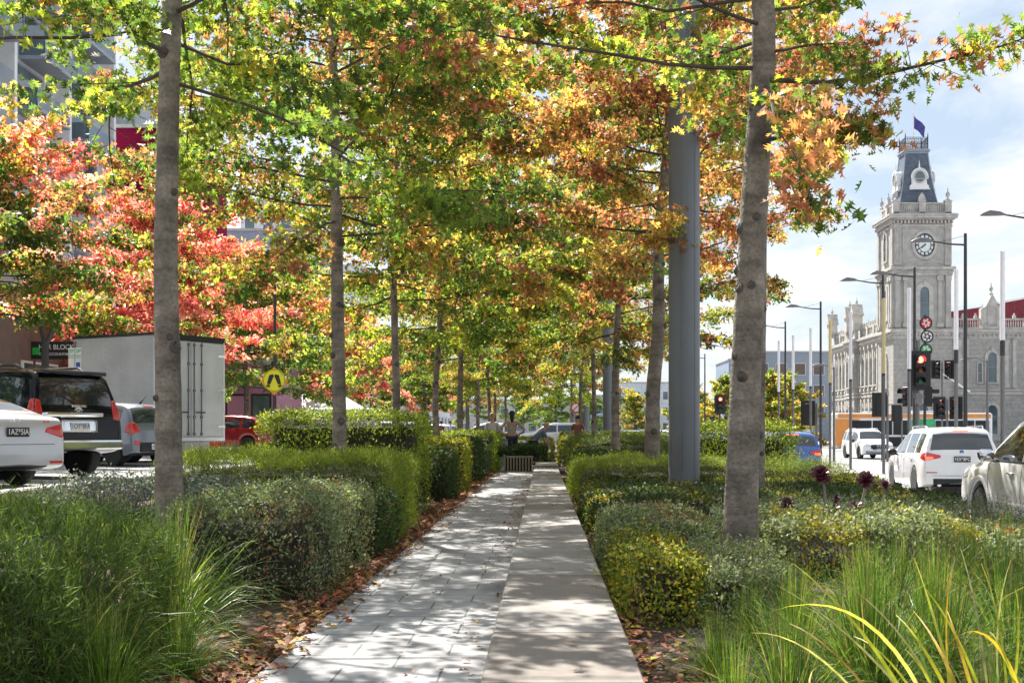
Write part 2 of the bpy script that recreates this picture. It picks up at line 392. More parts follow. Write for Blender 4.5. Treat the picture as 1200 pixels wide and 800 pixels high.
def tree_mesh(height, rad, zbase, r0, path, nbr, per, lsize, tmpl, scheme, tw=.35, lowgreen=0, seed=1, tubes=True, droop=0.0, keep=None, limbs=(), thin=None, topthin=None):
    """returns dict of meshes: trunk, knots, branches, crown"""
    global rng
    rg = np.random.default_rng(seed); rng = np.random.default_rng(seed+100)
    # trunk
    pth = list(path); ztop = height
    while pth[-1][2] < ztop - .01:
        l = pth[-1]; z = min(l[2] + 1.0, ztop)
        pth.append((l[0]*.96 + rg.normal()*.05, l[1]*.96 + rg.normal()*.05, z))
    zs = np.array([p[2] for p in pth])
    dz = np.arange(-.1, ztop, .14)
    px = np.interp(dz, zs, [p[0] for p in pth]); py = np.interp(dz, zs, [p[1] for p in pth])
    if len(px) > 8:
        ker = np.ones(7)/7
        px2 = np.convolve(np.pad(px, 3, 'edge'), ker, 'valid'); py2 = np.convolve(np.pad(py, 3, 'edge'), ker, 'valid')
        px, py = px2, py2
    n = 18; V = []; Fc = []
    for i, z in enumerate(dz):
        r = r0 * (1.0 - .38*min(1, max(0, z)/5.0)) * (1 if z < 5 else max(.12, 1 - (z-5)/(ztop-4.6))) + r0*.42*math.exp(-max(z, 0)/.16)
        for k in range(n):
            a = 2*math.pi*k/n
            rr = r*(1 + .035*math.sin(3*a+z*1.7+seed) + .02*math.sin(5*a - z*4.1) + .018*math.sin(z*23+2*a) + rg.normal()*.008)
            V.append((px[i]+rr*math.cos(a), py[i]+rr*math.sin(a), z))
        if i:
            for k in range(n):
                k2 = (k+1) % n; Fc.append(((i-1)*n+k, (i-1)*n+k2, i*n+k2, i*n+k))
    tr = MB().add(V, Fc)
    kn = MB()
    for i in range(7):
        z = rg.uniform(.7, zbase+.3); a = rg.uniform(0, 2*math.pi) if i % 2 else rg.uniform(math.pi*1.1, math.pi*1.9)
        j = int(np.searchsorted(dz, z)); r = r0*(1.0 - .38*min(1, z/5.0))
        c = Vector((px[j]+math.cos(a)*r*.93, py[j]+math.sin(a)*r*.93, z)); d = Vector((math.cos(a), math.sin(a), .35)).normalized()
        kr = rg.uniform(.022, .05)
        kn.tube([c - d*.02, c + d*.018, c + d*.028, c+d*.012], [kr*1.35, kr*1.1, kr*.65, kr*.25], 9)
    # branches
    br = MB(); tp = []; td = []; ti = []
    ga = 2.39996; nt_ = 0
    for i in range(nbr):
        t = (i + .5)/nbr; z = zbase + (ztop - zbase - .3) * t
        prof = (.72 + .45*min(1, t/.18)) * (1 - max(0, t-.15)/.85)**.75 if t > .0 else .7
        L = max(.5, rad * min(1.0, prof) * rg.uniform(.78, 1.12))
        a = i*ga + rg.uniform(-.35, .35)
        el = -.10 - droop + .95*t + rg.uniform(-.12, .12)
        j = min(len(px)-1, int(np.searchsorted(dz, z)))
        p = np.array([px[j], py[j], z]); d = np.array([math.cos(a)*math.cos(el), math.sin(a)*math.cos(el), math.sin(el)])
        ns = 7; pts = [p]
        for s in range(ns):
            d = d + rg.normal(size=3)*.10 + np.array([0, 0, .03 if s < 3 else -.05]); d /= np.linalg.norm(d)
            pts.append(pts[-1] + d*L/ns)
        pts = np.array(pts)
        rb = .006 + .009*L/2.4*(1.2-t*.6)
        if keep is not None:
            cut = next((q for q in range(len(pts)) if not keep(*pts[q])), len(pts))
            if cut < 3: continue
            if cut < len(pts):
                pts = pts[:cut]; ns = cut-1; L = L*ns/7
        if tubes: br.tube(pts, list(np.linspace(rb, .004, ns+1)), 5, cap=False)
        nt2 = int(L*1.0/tw*1.35)
        for q in range(nt2+2):
            s = (.16 + .84*(q+rg.uniform(0, 1))/(nt2+1)); s = min(s, .999)
            f = s*ns; k = int(f); b0 = pts[k] + (pts[k+1]-pts[k])*(f-k); dd = pts[k+1]-pts[k]; dd = dd/np.linalg.norm(dd)
            side = np.cross(dd, [0, 0, 1]); side /= (np.linalg.norm(side)+1e-6)
            sg = 1 if q % 2 else -1
            td_ = dd*.75 + side*sg*rg.uniform(.4, 1.0) + rg.normal(size=3)*.25 + np.array([0, 0, -.08])
            if q >= nt2: td_ = dd + rg.normal(size=3)*.2
            td_ /= np.linalg.norm(td_)
            tl = rg.uniform(.35, .95)*(1.15 - .45*s)*min(1, rad/3.4)
            e = b0 + td_*tl + np.array([0, 0, -.06*tl])
            if tubes and (keep is None or keep(*(b0+(e-b0)))): br.tube([b0, b0*.5+e*.5+np.array([0,0,.03]), e], [.005, .0035, .002], 3, cap=False)
            tp.append(b0); td.append(e-b0); ti.append(i)
    tp = np.array(tp); td = np.array(td); ti = np.array(ti)
    if topthin is not None:
        kk_ = ~((tp[:, 2] > topthin[0]) & (rg.uniform(size=len(tp)) < topthin[1])); tp, td, ti = tp[kk_], td[kk_], ti[kk_]
    if thin is not None:
        kk_ = np.array([not thin(*a) for a in tp]); tp, td, ti = tp[kk_], td[kk_], ti[kk_]
    if keep is not None:
        kk_ = np.array([keep(*(a+b)) for a, b in zip(tp, td)]); tp, td, ti = tp[kk_], td[kk_], ti[kk_]
    for li, lp in enumerate(limbs):
        lp = [np.array(q, float) for q in lp]; br.tube(lp, list(np.linspace(.020, .004, len(lp))), 6, cap=False)
        for q in range(26):
            f = (.25+.74*q/25)*(len(lp)-1); k = int(f); b0 = lp[k]+(lp[k+1]-lp[k])*(f-k); d = norm((lp[k+1]-lp[k])[None])[0]
            v = d*.6 + rg.normal(size=3)*.55; v = v/np.linalg.norm(v)*rg.uniform(.12, .40)*(1.15-.5*q/25)
            br.tube([b0, b0+v], [.004, .002], 3, cap=False)
            tp = np.vstack([tp, b0]); td = np.vstack([td, v]); ti = np.append(ti, nbr+li)
    NT = len(tp)
    cnt = np.where(ti >= nbr, max(6, per//4), per); idx = np.repeat(np.arange(NT), cnt)
    N = len(idx); s = rg.uniform(.1, 1.08, size=(N, 1))
    P = tp[idx] + td[idx]*s + rg.normal(size=(N, 3))*np.array([.09, .09, .06])*(lsize/.12)**.5
    cols, w = SCHEMES[scheme]; w = np.array(w, float)
    K = len(cols)
    # colour drifts with position in the crown and from twig to twig
    base = np.zeros((NT, K))
    for kk in range(K):
        ph = rg.uniform(0, 6, 3); fr = rg.uniform(.6, 1.6, 3)
        base[:, kk] = np.sin(tp @ fr + ph.sum()) * .9 + rg.normal(size=NT)*.55
    pr = w[None]*np.exp(base*1.1)
    if lowgreen > 0:
        zz = (tp[:, 2]-zbase)/(ztop-zbase); gm = np.exp(-((zz)/lowgreen)**2)
        inner = np.exp(-(np.linalg.norm(tp[:, :2], axis=1)/(rad*.75))**2)
        for kk, c in enumerate(cols):
            if c in GRN: pr[:, kk] *= 1 + 14*gm*(.3+inner)
    pr /= pr.sum(1, keepdims=True); cum = pr.cumsum(1)
    dom = (rg.uniform(size=(NT, 1)) > cum).sum(1).clip(0, K-1)
    lf = (rg.uniform(size=(N, 1)) > cum[idx]).sum(1).clip(0, K-1)
    use = rg.uniform(size=N) < .6
    ci = np.where(use, dom[idx], lf)
    C = palette(N, cols, idx=ci, jit=.28)
    td_n = td[idx]
    up = np.tile([[0, 0, 1.]], (N, 1))
    sz = lsize*rg.uniform(.65, 1.2, size=N)
    return tr, kn, br, (P, sz, tmpl, C, up, td_n)
def make_tree(name, label, cat, loc, group=None, rz=0, **k):
    tr, kn, br, (P, sz, tm, C, up, tdn) = tree_mesh(**k)
    t = thing(name, label, cat, loc, rz, group)
    a = tr.build('trunk', 'bark', t, smooth=True, ang=80)
    kn.build_each('knot', 'knot', a, smooth=True, ang=60)
    if br.v: br.build('branches', 'twig', t)
    leaves('crown', P, sz, tm, C, 'leaf', t, nbias=up, nb=.22, tdir=tdn + np.array([[0, 0, -.25]]), tb=.45, curl=.55)
    return t

# ------------------------------------------------------------------ hedges
HC = {
 'olive': [(.10,.14,.03),(.07,.11,.025),(.16,.20,.035),(.05,.08,.02)],
 'yellowgreen': [(.25,.32,.04),(.17,.25,.03),(.11,.18,.025),(.33,.37,.05)],
 'greygreen': [(.21,.26,.14),(.15,.20,.09),(.29,.32,.20),(.11,.15,.06)],
 'rosemary': [(.07,.10,.05),(.10,.14,.07),(.05,.08,.04),(.13,.17,.09)],
 'dark': [(.035,.07,.02),(.05,.09,.02),(.07,.11,.03),(.03,.05,.015)],
 'nandina': [(.28,.29,.03),(.16,.22,.03),(.38,.33,.04),(.08,.12,.02)],
 'lavender': [(.10,.13,.12),(.13,.16,.16),(.08,.11,.09),(.16,.17,.22)],
 'feather': [(.08,.14,.03),(.065,.115,.025),(.11,.18,.035),(.16,.22,.05),(.05,.08,.02)],
}
def rbox(x0, x1, y0, y1, z0, z1, n, rg, round_=.12, lump=.05, seed=0):
    """random points + normals on the top and sides of a rounded box with an uneven surface"""
    lx, ly, lz = x1-x0, y1-y0, z1-z0
    A = np.array([lx*ly, lx*lz, lx*lz*.3, ly*lz, ly*lz])
    f = rg.choice(5, size=n, p=A/A.sum()); u = rg.uniform(0, 1, n); v = rg.uniform(0, 1, n)
    P = np.zeros((n, 3)); N = np.zeros((n, 3))
    m = f == 0; P[m] = np.c_[x0+u[m]*lx, y0+v[m]*ly, np.full(m.sum(), z1)]; N[m] = (0, 0, 1)
    m = f == 1; P[m] = np.c_[x0+u[m]*lx, np.full(m.sum(), y0), z0+v[m]*lz]; N[m] = (0, -1, 0)
    m = f == 2; P[m] = np.c_[x0+u[m]*lx, np.full(m.sum(), y1), z0+v[m]*lz]; N[m] = (0, 1, 0)
    m = f == 3; P[m] = np.c_[np.full(m.sum(), x0), y0+u[m]*ly, z0+v[m]*lz]; N[m] = (-1, 0, 0)
    m = f == 4; P[m] = np.c_[np.full(m.sum(), x1), y0+u[m]*ly, z0+v[m]*lz]; N[m] = (1, 0, 0)
    c = np.array([(x0+x1)/2, (y0+y1)/2, z0]); h = np.array([lx/2, ly/2, lz])
    r = min(round_, lx*.45, ly*.45, lz*.6)
    inner = np.clip(P, [x0+r, y0+r, z0-9], [x1-r, y1-r, z1-r])
    d = P-inner; ln = np.linalg.norm(d, axis=1, keepdims=True)
    nn = np.where(ln > 1e-6, d/(ln+1e-9), N)
    P = inner + nn*r
    bump = (np.sin(P[:, 0]*5.1+seed)+np.sin(P[:, 1]*4.3+seed*2)+np.sin(P[:, 2]*6.7+P[:, 0]*3+seed)+np.sin(P[:, 0]*13+P[:, 1]*11+P[:, 2]*9))*.25
    P = P + nn*(bump*lump)[:, None]
    return P, nn
hseed = [0]
def hedge(name, label, x0, x1, y0, y1, zt, pal, size=.035, dens=2600, tmpl=OVAL, group=None, z0=-.02, rnd=.08, lump=.06, fuzz=.035,
          cat='hedge', bare=0.0, accent=None, rz=0, nb=.5, upd=.3, vert=0):
    global rng
    hseed[0] += 1; sd = hseed[0]; rg = np.random.default_rng(sd); rng = np.random.default_rng(sd+500)
    cx, cy = (x0+x1)/2, (y0+y1)/2; X0, X1, Y0, Y1 = x0-cx, x1-cx, y0-cy, y1-cy
    t = thing(name, label, cat, (cx, cy, 0), rz, group)
    # twiggy core
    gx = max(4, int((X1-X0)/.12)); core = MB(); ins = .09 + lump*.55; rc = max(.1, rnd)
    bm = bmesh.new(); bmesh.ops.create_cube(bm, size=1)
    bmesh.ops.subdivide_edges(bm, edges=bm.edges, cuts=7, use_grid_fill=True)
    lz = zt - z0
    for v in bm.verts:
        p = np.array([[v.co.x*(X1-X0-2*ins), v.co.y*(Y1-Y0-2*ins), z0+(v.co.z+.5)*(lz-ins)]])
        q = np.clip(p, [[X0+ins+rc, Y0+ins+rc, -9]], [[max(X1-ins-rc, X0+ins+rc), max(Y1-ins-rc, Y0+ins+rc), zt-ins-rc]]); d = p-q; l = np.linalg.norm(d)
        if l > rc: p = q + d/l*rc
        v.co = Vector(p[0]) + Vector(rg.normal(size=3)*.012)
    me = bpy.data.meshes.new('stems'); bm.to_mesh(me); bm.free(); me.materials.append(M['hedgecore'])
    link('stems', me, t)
    if y0 < 20:
        tw_ = MB(); Q, QN = rbox(X0+ins, X1-ins, Y0+ins, Y1-ins, max(z0, .0)+.05, zt-ins, int(110+170*(X1-X0)*(Y1-Y0)), rg, max(rnd, .06), 0, sd)
        for a_, n_ in zip(Q, QN):
            d_ = n_*.5 + rg.normal(size=3)*.45 + np.array([0, 0, .45]); e_ = a_ + d_*rg.uniform(.06, ins+.08); s_ = a_ - n_*.05 + np.array([0, 0, -.10])
            tw_.tube([s_, a_, e_], [.005, .0035, .0015], 3, cap=False)
        tag(tw_.build('twigs', 'twigpale', t), kind='stuff')
    A = (X1-X0)*(Y1-Y0) + 2*(X1-X0)*lz*.65 + 2*(Y1-Y0)*lz
    n = int(A*dens)
    P, nn = rbox(X0, X1, Y0, Y1, z0, zt, n, rg, rnd, lump, sd)
    if bare > 0:   # thin patches on the sides where the old wood shows
        q = np.sin(P[:, 0]*3.3+sd)+np.sin(P[:, 1]*2.9)+np.sin(P[:, 2]*5+1)
        low = (P[:, 2]-z0)/lz
        keep = ~((nn[:, 2] < .5) & (low < .82) & (rg.uniform(size=n) < bare*(1.1 if True else 0)*(q > -1)))
        P, nn = P[keep], nn[keep]
    n = len(P)
    out = np.abs(rg.normal(size=n))*fuzz - .02
    P = P + nn*out[:, None]
    if vert: P[:, 2] += np.abs(rg.normal(size=n))*vert*(nn[:, 2] > .4)
    pal_ = HC[pal]; K = len(pal_)
    q = (np.sin(P[:, 0]*4+sd)+np.sin(P[:, 1]*3.1+sd*1.7)+rg.normal(size=n)*1.3)
    ci = np.clip(((q+3)/6*K).astype(int), 0, K-1)
    rnd_ = rg.uniform(size=n) < .45; ci[rnd_] = rg.integers(0, K, rnd_.sum())
    C = palette(n, pal_, idx=ci, jit=.25)
    if accent is not None:
        ac, fr = accent
        q = np.sin(P[:, 0]*6+sd*3)+np.sin(P[:, 1]*5.3+sd)
        m = (q > 1.0) & (rg.uniform(size=n) < fr*3); C[m] = np.array(ac)*rg.uniform(.6, 1.3, size=(m.sum(), 1))
    leaves('foliage', P, size*rg.uniform(.6, 1.3, size=n), tmpl, C, 'hleaf', t, nbias=nn, nb=nb, tdir=nn*.7+np.array([[0, 0, upd*2]]), tb=.6, curl=.3)
    return t

# ------------------------------------------------------------------ blades
def blades(n, L, W, spread, lean, cols, base_r, rg, seg=6, droop=1.0, tipdry=0):
    ang = rg.uniform(0, 2*np.pi, n); rr = base_r*np.sqrt(rg.uniform(0, 1, n))
    B = np.c_[rr*np.cos(ang), rr*np.sin(ang), np.zeros(n)]
    a2 = ang + rg.normal(size=n)*.6; el = np.clip(rg.normal(size=n)*spread + lean, .02, 1.45)
    D = np.c_[np.cos(a2)*np.sin(el), np.sin(a2)*np.sin(el), np.cos(el)]
    ln = L*rg.uniform(.55, 1.1, n); S = np.cross(D, [0, 0, 1]); S = norm(S + rg.normal(size=(n, 3))*.25)
    V = np.zeros((n, (seg+1)*2, 3)); p = B.copy(); d = D.copy(); dr = droop*rg.uniform(.3, 1.6, n)
    for k in range(seg+1):
        t = k/seg; w = W*(1-t**2.2)*.5+.0006; w = w*rg.uniform(.85, 1.15)
        V[:, k*2] = p - S*w; V[:, k*2+1] = p + S*w
        d = norm(d + np.c_[np.zeros(n), np.zeros(n), -dr*(.10+.20*t)]); p = p + d*(ln/seg)[:, None]
    fi = []
    for k in range(seg): fi += [2*k, 2*k+1, 2*k+3, 2*k+2]
    fi = np.array(fi); loops = (fi[None] + (np.arange(n)*(seg+1)*2)[:, None]).ravel()
    C = palette(n, cols, jit=.25); C = np.repeat(C, seg, 0)
    if tipdry > 0:
        m = (np.tile(np.arange(seg), n) >= seg-2) & np.repeat(rg.uniform(size=n) < tipdry, seg)
        C[m] = np.array([.35, .26, .13])*rg.uniform(.8, 1.2, size=(m.sum(), 1))
    return V.reshape(-1, 3), loops, np.full(n*seg, 4), C
GC = [(.09,.18,.03),(.13,.24,.03),(.06,.13,.02),(.19,.30,.045),(.10,.19,.03),(.26,.28,.09)]
def tussock_mesh(seed, n=420, L=.75, W=.006, cols=GC, base=.10, spread=.50, lean=.42, droop=1.25, tipdry=.1):
    rg = np.random.default_rng(seed)
    V, l, t, C = blades(n, L, W, spread, lean, cols, base, rg, droop=droop, tipdry=tipdry)
    return npmesh('blades', V, l, t, C, 'blade')
# ------------------------------------------------------------------ cars
def chaikin(p, it=2):
    for _ in range(it):
        q = [p[0]]
        for a, b in zip(p[:-1], p[1:]):
            q.append((a[0]*.8+b[0]*.2, a[1]*.8+b[1]*.2)); q.append((a[0]*.2+b[0]*.8, a[1]*.2+b[1]*.8))
        q.append(p[-1]); p = q
    return p
def wheel(parent, x, y, r, w=.22, spokes=10, rimm='rim'):
    s = 1 if x > 0 else -1
    o = MB().lathe([(r*.66, -w/2), (r*.93, -w/2), (r, -w*.36), (r, w*.36), (r*.93, w/2), (r*.66, w/2)], axis='X', n=32).build('wheel', 'rubber', parent, smooth=True)
    o.location = (x, y, r)
    m = MB().lathe([(r*.68, s*w*.30), (r*.68, s*w*.47), (r*.62, s*w*.48), (r*.60, s*w*.30)], axis='X', n=32)
    m.lathe([(r*.61, s*w*.12), (r*.61, s*w*.16)], axis='X', n=24)
    m.lathe([(r*.17, s*w*.16), (r*.15, s*w*.44), (r*.05, s*w*.46)], axis='X', n=14)
    for k in range(spokes):
        a = 2*math.pi*k/spokes
        m.tube([(s*w*.38, math.cos(a)*r*.1, math.sin(a)*r*.1), (s*w*.42, math.cos(a)*r*.63, math.sin(a)*r*.63)], [r*.045, r*.055], 5)
    m.build('rim', rimm, o, smooth=True)
    return o
class Car:
    def __init__(s, name, label, cat, loc, head, L, W, top, belt, wheels, wr, paint, zb=.25, glass_side=(), ws=None, rw=None, tumble=.22, endf=.84, group=None, sub=True):
        s.t = thing(name, label, cat, loc, head, group); s.L, s.W = L, W
        prof = chaikin(top, 2)
        ys = sorted(set([round(p[0], 4) for p in prof]))
        extra = [y for g in glass_side for y in g] + list(ws or ()) + list(rw or ())
        for yw in wheels: extra += list(np.linspace(yw-wr*1.17, yw+wr*1.17, 13))
        extra += list(np.linspace(0.02, L-.02, 30))
        for e in extra:
            if all(abs(e-y) > .004 for y in ys): ys.append(round(float(e), 4))
        ys = sorted(ys)
        py = [p[0] for p in prof]; pz = [p[1] for p in prof]
        by = [b[0] for b in belt]; bz = [b[1] for b in belt]
        T = [0, .07, .3, .6, .88, 1]
        V = []; rings = []
        for y in ys:
            zt = float(np.interp(y, py, pz)); zbm = zb
            e = max(0, .5-y, y-(L-.5))/.5; zbm = zb + .10*e**2
            for yw in wheels:
                dd = (wr*1.15)**2-(y-yw)**2
                if dd > 0: zbm = max(zbm, wr + math.sqrt(dd))
            tt = 2*y/L-1; f = endf + (1-endf)*math.sqrt(max(0, 1-abs(tt)**9)); w = W/2*f
            zbe = min(float(np.interp(y, by, bz)), zt-.015); zbm = min(zbm, zbe-.02)
            h = zbe-zbm
            ring = [(0, zbm+.02), (w*.80, zbm), (w*.965, zbm+.02*h), (w*.995, zbm+.22*h), (w, zbm+.5*h), (w*.992, zbm+.75*h), (w*.965, zbe)]
            g = zt-zbe; fac = min(1, max(0, g/.55)); wt = w*(.955-tumble*fac)
            for t in T[1:]:
                ring.append((w*.955+(wt-w*.955)*t + .012*math.sin(math.pi*t)*fac, zbe+(g*.90)*t))
            ring += [(wt*.90, zt-g*.02-.002), (wt*.5, zt+.004+.012*fac), (0, zt+.006+.018*fac)]
            rings.append([(x, y, z) for x, z in ring])
        K = len(rings[0]); nV = 2*K-1
        V = []
        for r in rings: V += list(r) + [(-x, yy, z) for (x, yy, z) in r]
        body = []; side = {}; wsf = []; rwf = []
        for i in range(len(ys)-1):
            ym = (ys[i]+ys[i+1])/2
            for sgn in (0, 1):
                o0 = i*2*K + sgn*K; o1 = (i+1)*2*K + sgn*K
                for k in range(K-1):
                    q = (o0+k, o0+k+1, o1+k+1, o1+k)
                    zc = rings[i][11][2]-rings[i][6][2]; zc2 = rings[i+1][11][2]-rings[i+1][6][2]
                    if 7 <= k <= 9 and any(a < ym < b for a, b in glass_side) and min(zc, zc2) > .10: side.setdefault((sgn, [a < ym < b for a, b in glass_side].index(True)), []).append(q)
                    elif k >= 12 and ws and ws[0] < ym < ws[1]: wsf.append(q)
                    elif k >= 12 and rw and rw[0] < ym < rw[1]: rwf.append(q)
                    else: body.append(q)
        for i in (0, len(ys)-1):
            o = i*2*K; body.append(tuple(range(o, o+K)) + tuple(range(o+2*K-1, o+K-1, -1)))
        def mk(nm, fs, m):
            if not fs: return None
            me = bpy.data.meshes.new(nm); me.from_pydata(V, [], fs)
            bm = bmesh.new(); bm.from_mesh(me); bmesh.ops.remove_doubles(bm, verts=bm.verts, dist=.0008)
            bmesh.ops.delete(bm, geom=[v for v in bm.verts if not v.link_faces], context='VERTS')
            bmesh.ops.recalc_face_normals(bm, faces=bm.faces)
            bm.to_mesh(me); bm.free(); me.materials.append(M[m])
            me.polygons.foreach_set('use_smooth', [True]*len(me.polygons)); me.set_sharp_from_angle(angle=R(50))
            return link(nm, me, s.t)
        s.body = mk('body', body, paint); [mk('side_window', q, 'glass') for q in side.values()]; mk('windscreen', wsf, 'glass'); mk('rear_window', rwf, 'glass')
        s.bvh = BVHTree.FromPolygons([Vector(v) for v in V], body+[f for q in side.values() for f in q]+wsf+rwf)
        for yw in wheels:
            for sx in (-1, 1): wheel(s.t, sx*(W/2-.125), yw, wr)
        # dark floor pan so nothing shows through between the wheels
        MB().box((0, L/2, zb+.12), (W*.72, L*.86, .12)).build('floor_pan', 'black', s.t)
    def patch(s, nm, c, face='rear', m='redlens', off=.006, n=8, mq=8, parent=None, thick=0):
        """curved panel lying on the body; c = 4 corners, (x,z) seen from rear/front or (y,z) on a side"""
        V = []; Fc = []; ok = {}
        for j in range(mq+1):
            for i in range(n+1):
                u, v = i/n, j/mq
                a = (1-u)*(1-v)*c[0][0]+u*(1-v)*c[1][0]+u*v*c[2][0]+(1-u)*v*c[3][0]
                b = (1-u)*(1-v)*c[0][1]+u*(1-v)*c[1][1]+u*v*c[2][1]+(1-u)*v*c[3][1]
                if face == 'rear': o, d = Vector((a, -3, b)), Vector((0, 1, 0))
                elif face == 'front': o, d = Vector((a, s.L+3, b)), Vector((0, -1, 0))
                elif face == 'left': o, d = Vector((-3, a, b)), Vector((1, 0, 0))
                else: o, d = Vector((3, a, b)), Vector((-1, 0, 0))
                h = s.bvh.ray_cast(o, d)
                if h[0] is None: continue
                ok[(i, j)] = len(V); V.append(h[0]-d*off)
        for j in range(mq):
            for i in range(n):
                k = [(i, j), (i+1, j), (i+1, j+1), (i, j+1)]
                if all(q in ok for q in k): Fc.append(tuple(ok[q] for q in k))
        if not Fc: return None
        o = MB().add(V, Fc).build(nm, m, parent or s.t, smooth=True)
        md = o.modifiers.new('solid', 'SOLIDIFY'); md.thickness = .006; md.offset = -1
        return o
    def rect(s, nm, x0, x1, z0, z1, **k):
        return s.patch(nm, [(x0, z0), (x1, z0), (x1, z1), (x0, z1)], **k)
    def rear_y(s, z, x=0):
        h = s.bvh.ray_cast(Vector((x, -3, z)), Vector((0, 1, 0))); return h[0].y if h[0] else 0
    def plate(s, txt, z, dark=False, face='rear', x=0):
        y = s.rear_y(z, x)-.02 if face == 'rear' else s.L+.02
        p = MB().box((x, y, z), (.372, .012, .134), bev=.004).build('number_plate', 'plate_b' if dark else 'plate_w', s.t)
        text('plate_text', txt, .115, (x, y-.008 if face == 'rear' else y+.008, z), rz=0 if face == 'rear' else 180, m='inkw' if dark else 'ink', parent=p, depth=.001, sx=.82)
    def mirror(s, y, z, x=None, m='black', side=(-1, 1)):
        for sx in side:
            xx = sx*(s.W/2+.10)
            a = MB().tube([(sx*(s.W/2-.10), y, z-.05), (xx, y-.01, z-.02)], [.03, .02], 6)
            a.tube([(xx-.10, y-.02, z+.01), (xx-.06, y-.02, z+.02), (xx+.05, y-.01, z+.02), (xx+.10, y, z+.01)], [.06, .09, .09, .055], 10)
            a.build('wing_mirror', m, s.t, smooth=True)
    def emblem(s, kind, z, x=0, r=.05, face='rear'):
        y = s.rear_y(z, x)-.008 if face == 'rear' else s.L+.012
        e = MB()
        def ring(rx, rz, th, cx=0, cz=0):
            pts = [(x+cx+rx*math.cos(a), y, z+cz+rz*math.sin(a)) for a in np.linspace(0, 2*math.pi, 25)]
            for p, q in zip(pts[:-1], pts[1:]): e.tube([p, q], th, 5)
        if kind == 'roundel':
            ring(r, r, .006)
            o = e.build('emblem', 'chrome', s.t)
            MB().lathe([(r, 0), (r, .004)], c=(x, y, z), axis='Y').build('emblem_disc', 'p_blue', o); return
        if kind == 'ovals': ring(r*1.35, r*.9, .006); ring(r*.42, r*.85, .005); ring(r*.9, r*.38, .005, cz=r*.35)
        if kind == 'slant':
            ring(r*1.4, r*.8, .006); e.tube([(x-r*.5, y, z-r*.5), (x-r*.15, y, z+r*.5)], .006, 5); e.tube([(x+r*.15, y, z-r*.5), (x+r*.5, y, z+r*.5)], .006, 5)
            e.tube([(x-r*.3, y, z), (x+r*.3, y, z)], .006, 5)
        if kind == 'bar': ring(r, r, .008); e.tube([(x-r*1.3, y, z), (x+r*1.3, y, z)], .012, 6)
        e.build('emblem', 'chrome', s.t)
    def handles(s, ys, z, m='chrome', sides=('left', 'right')):
        for f in sides:
            for y in ys:
                sx = -1 if f == 'left' else 1
                h = s.bvh.ray_cast(Vector((3*sx, y, z)), Vector((-sx, 0, 0)))
                if h[0] is None: continue
                xx = h[0].x + sx*.025
                MB().tube([(xx-sx*.03, y-.10, z), (xx, y-.08, z), (xx, y+.08, z+.005), (xx-sx*.03, y+.10, z)], [.012, .016, .016, .012], 7).build('door_handle', m, s.t, smooth=True)
    def seams(s, ys, z0, z1, sides=('left', 'right')):
        for f in sides:
            for y in ys: s.patch('door_seam', [(y-.006, z0), (y+.006, z0), (y+.006, z1), (y-.006, z1)], face=f, m='black', off=.002, n=1, mq=10)

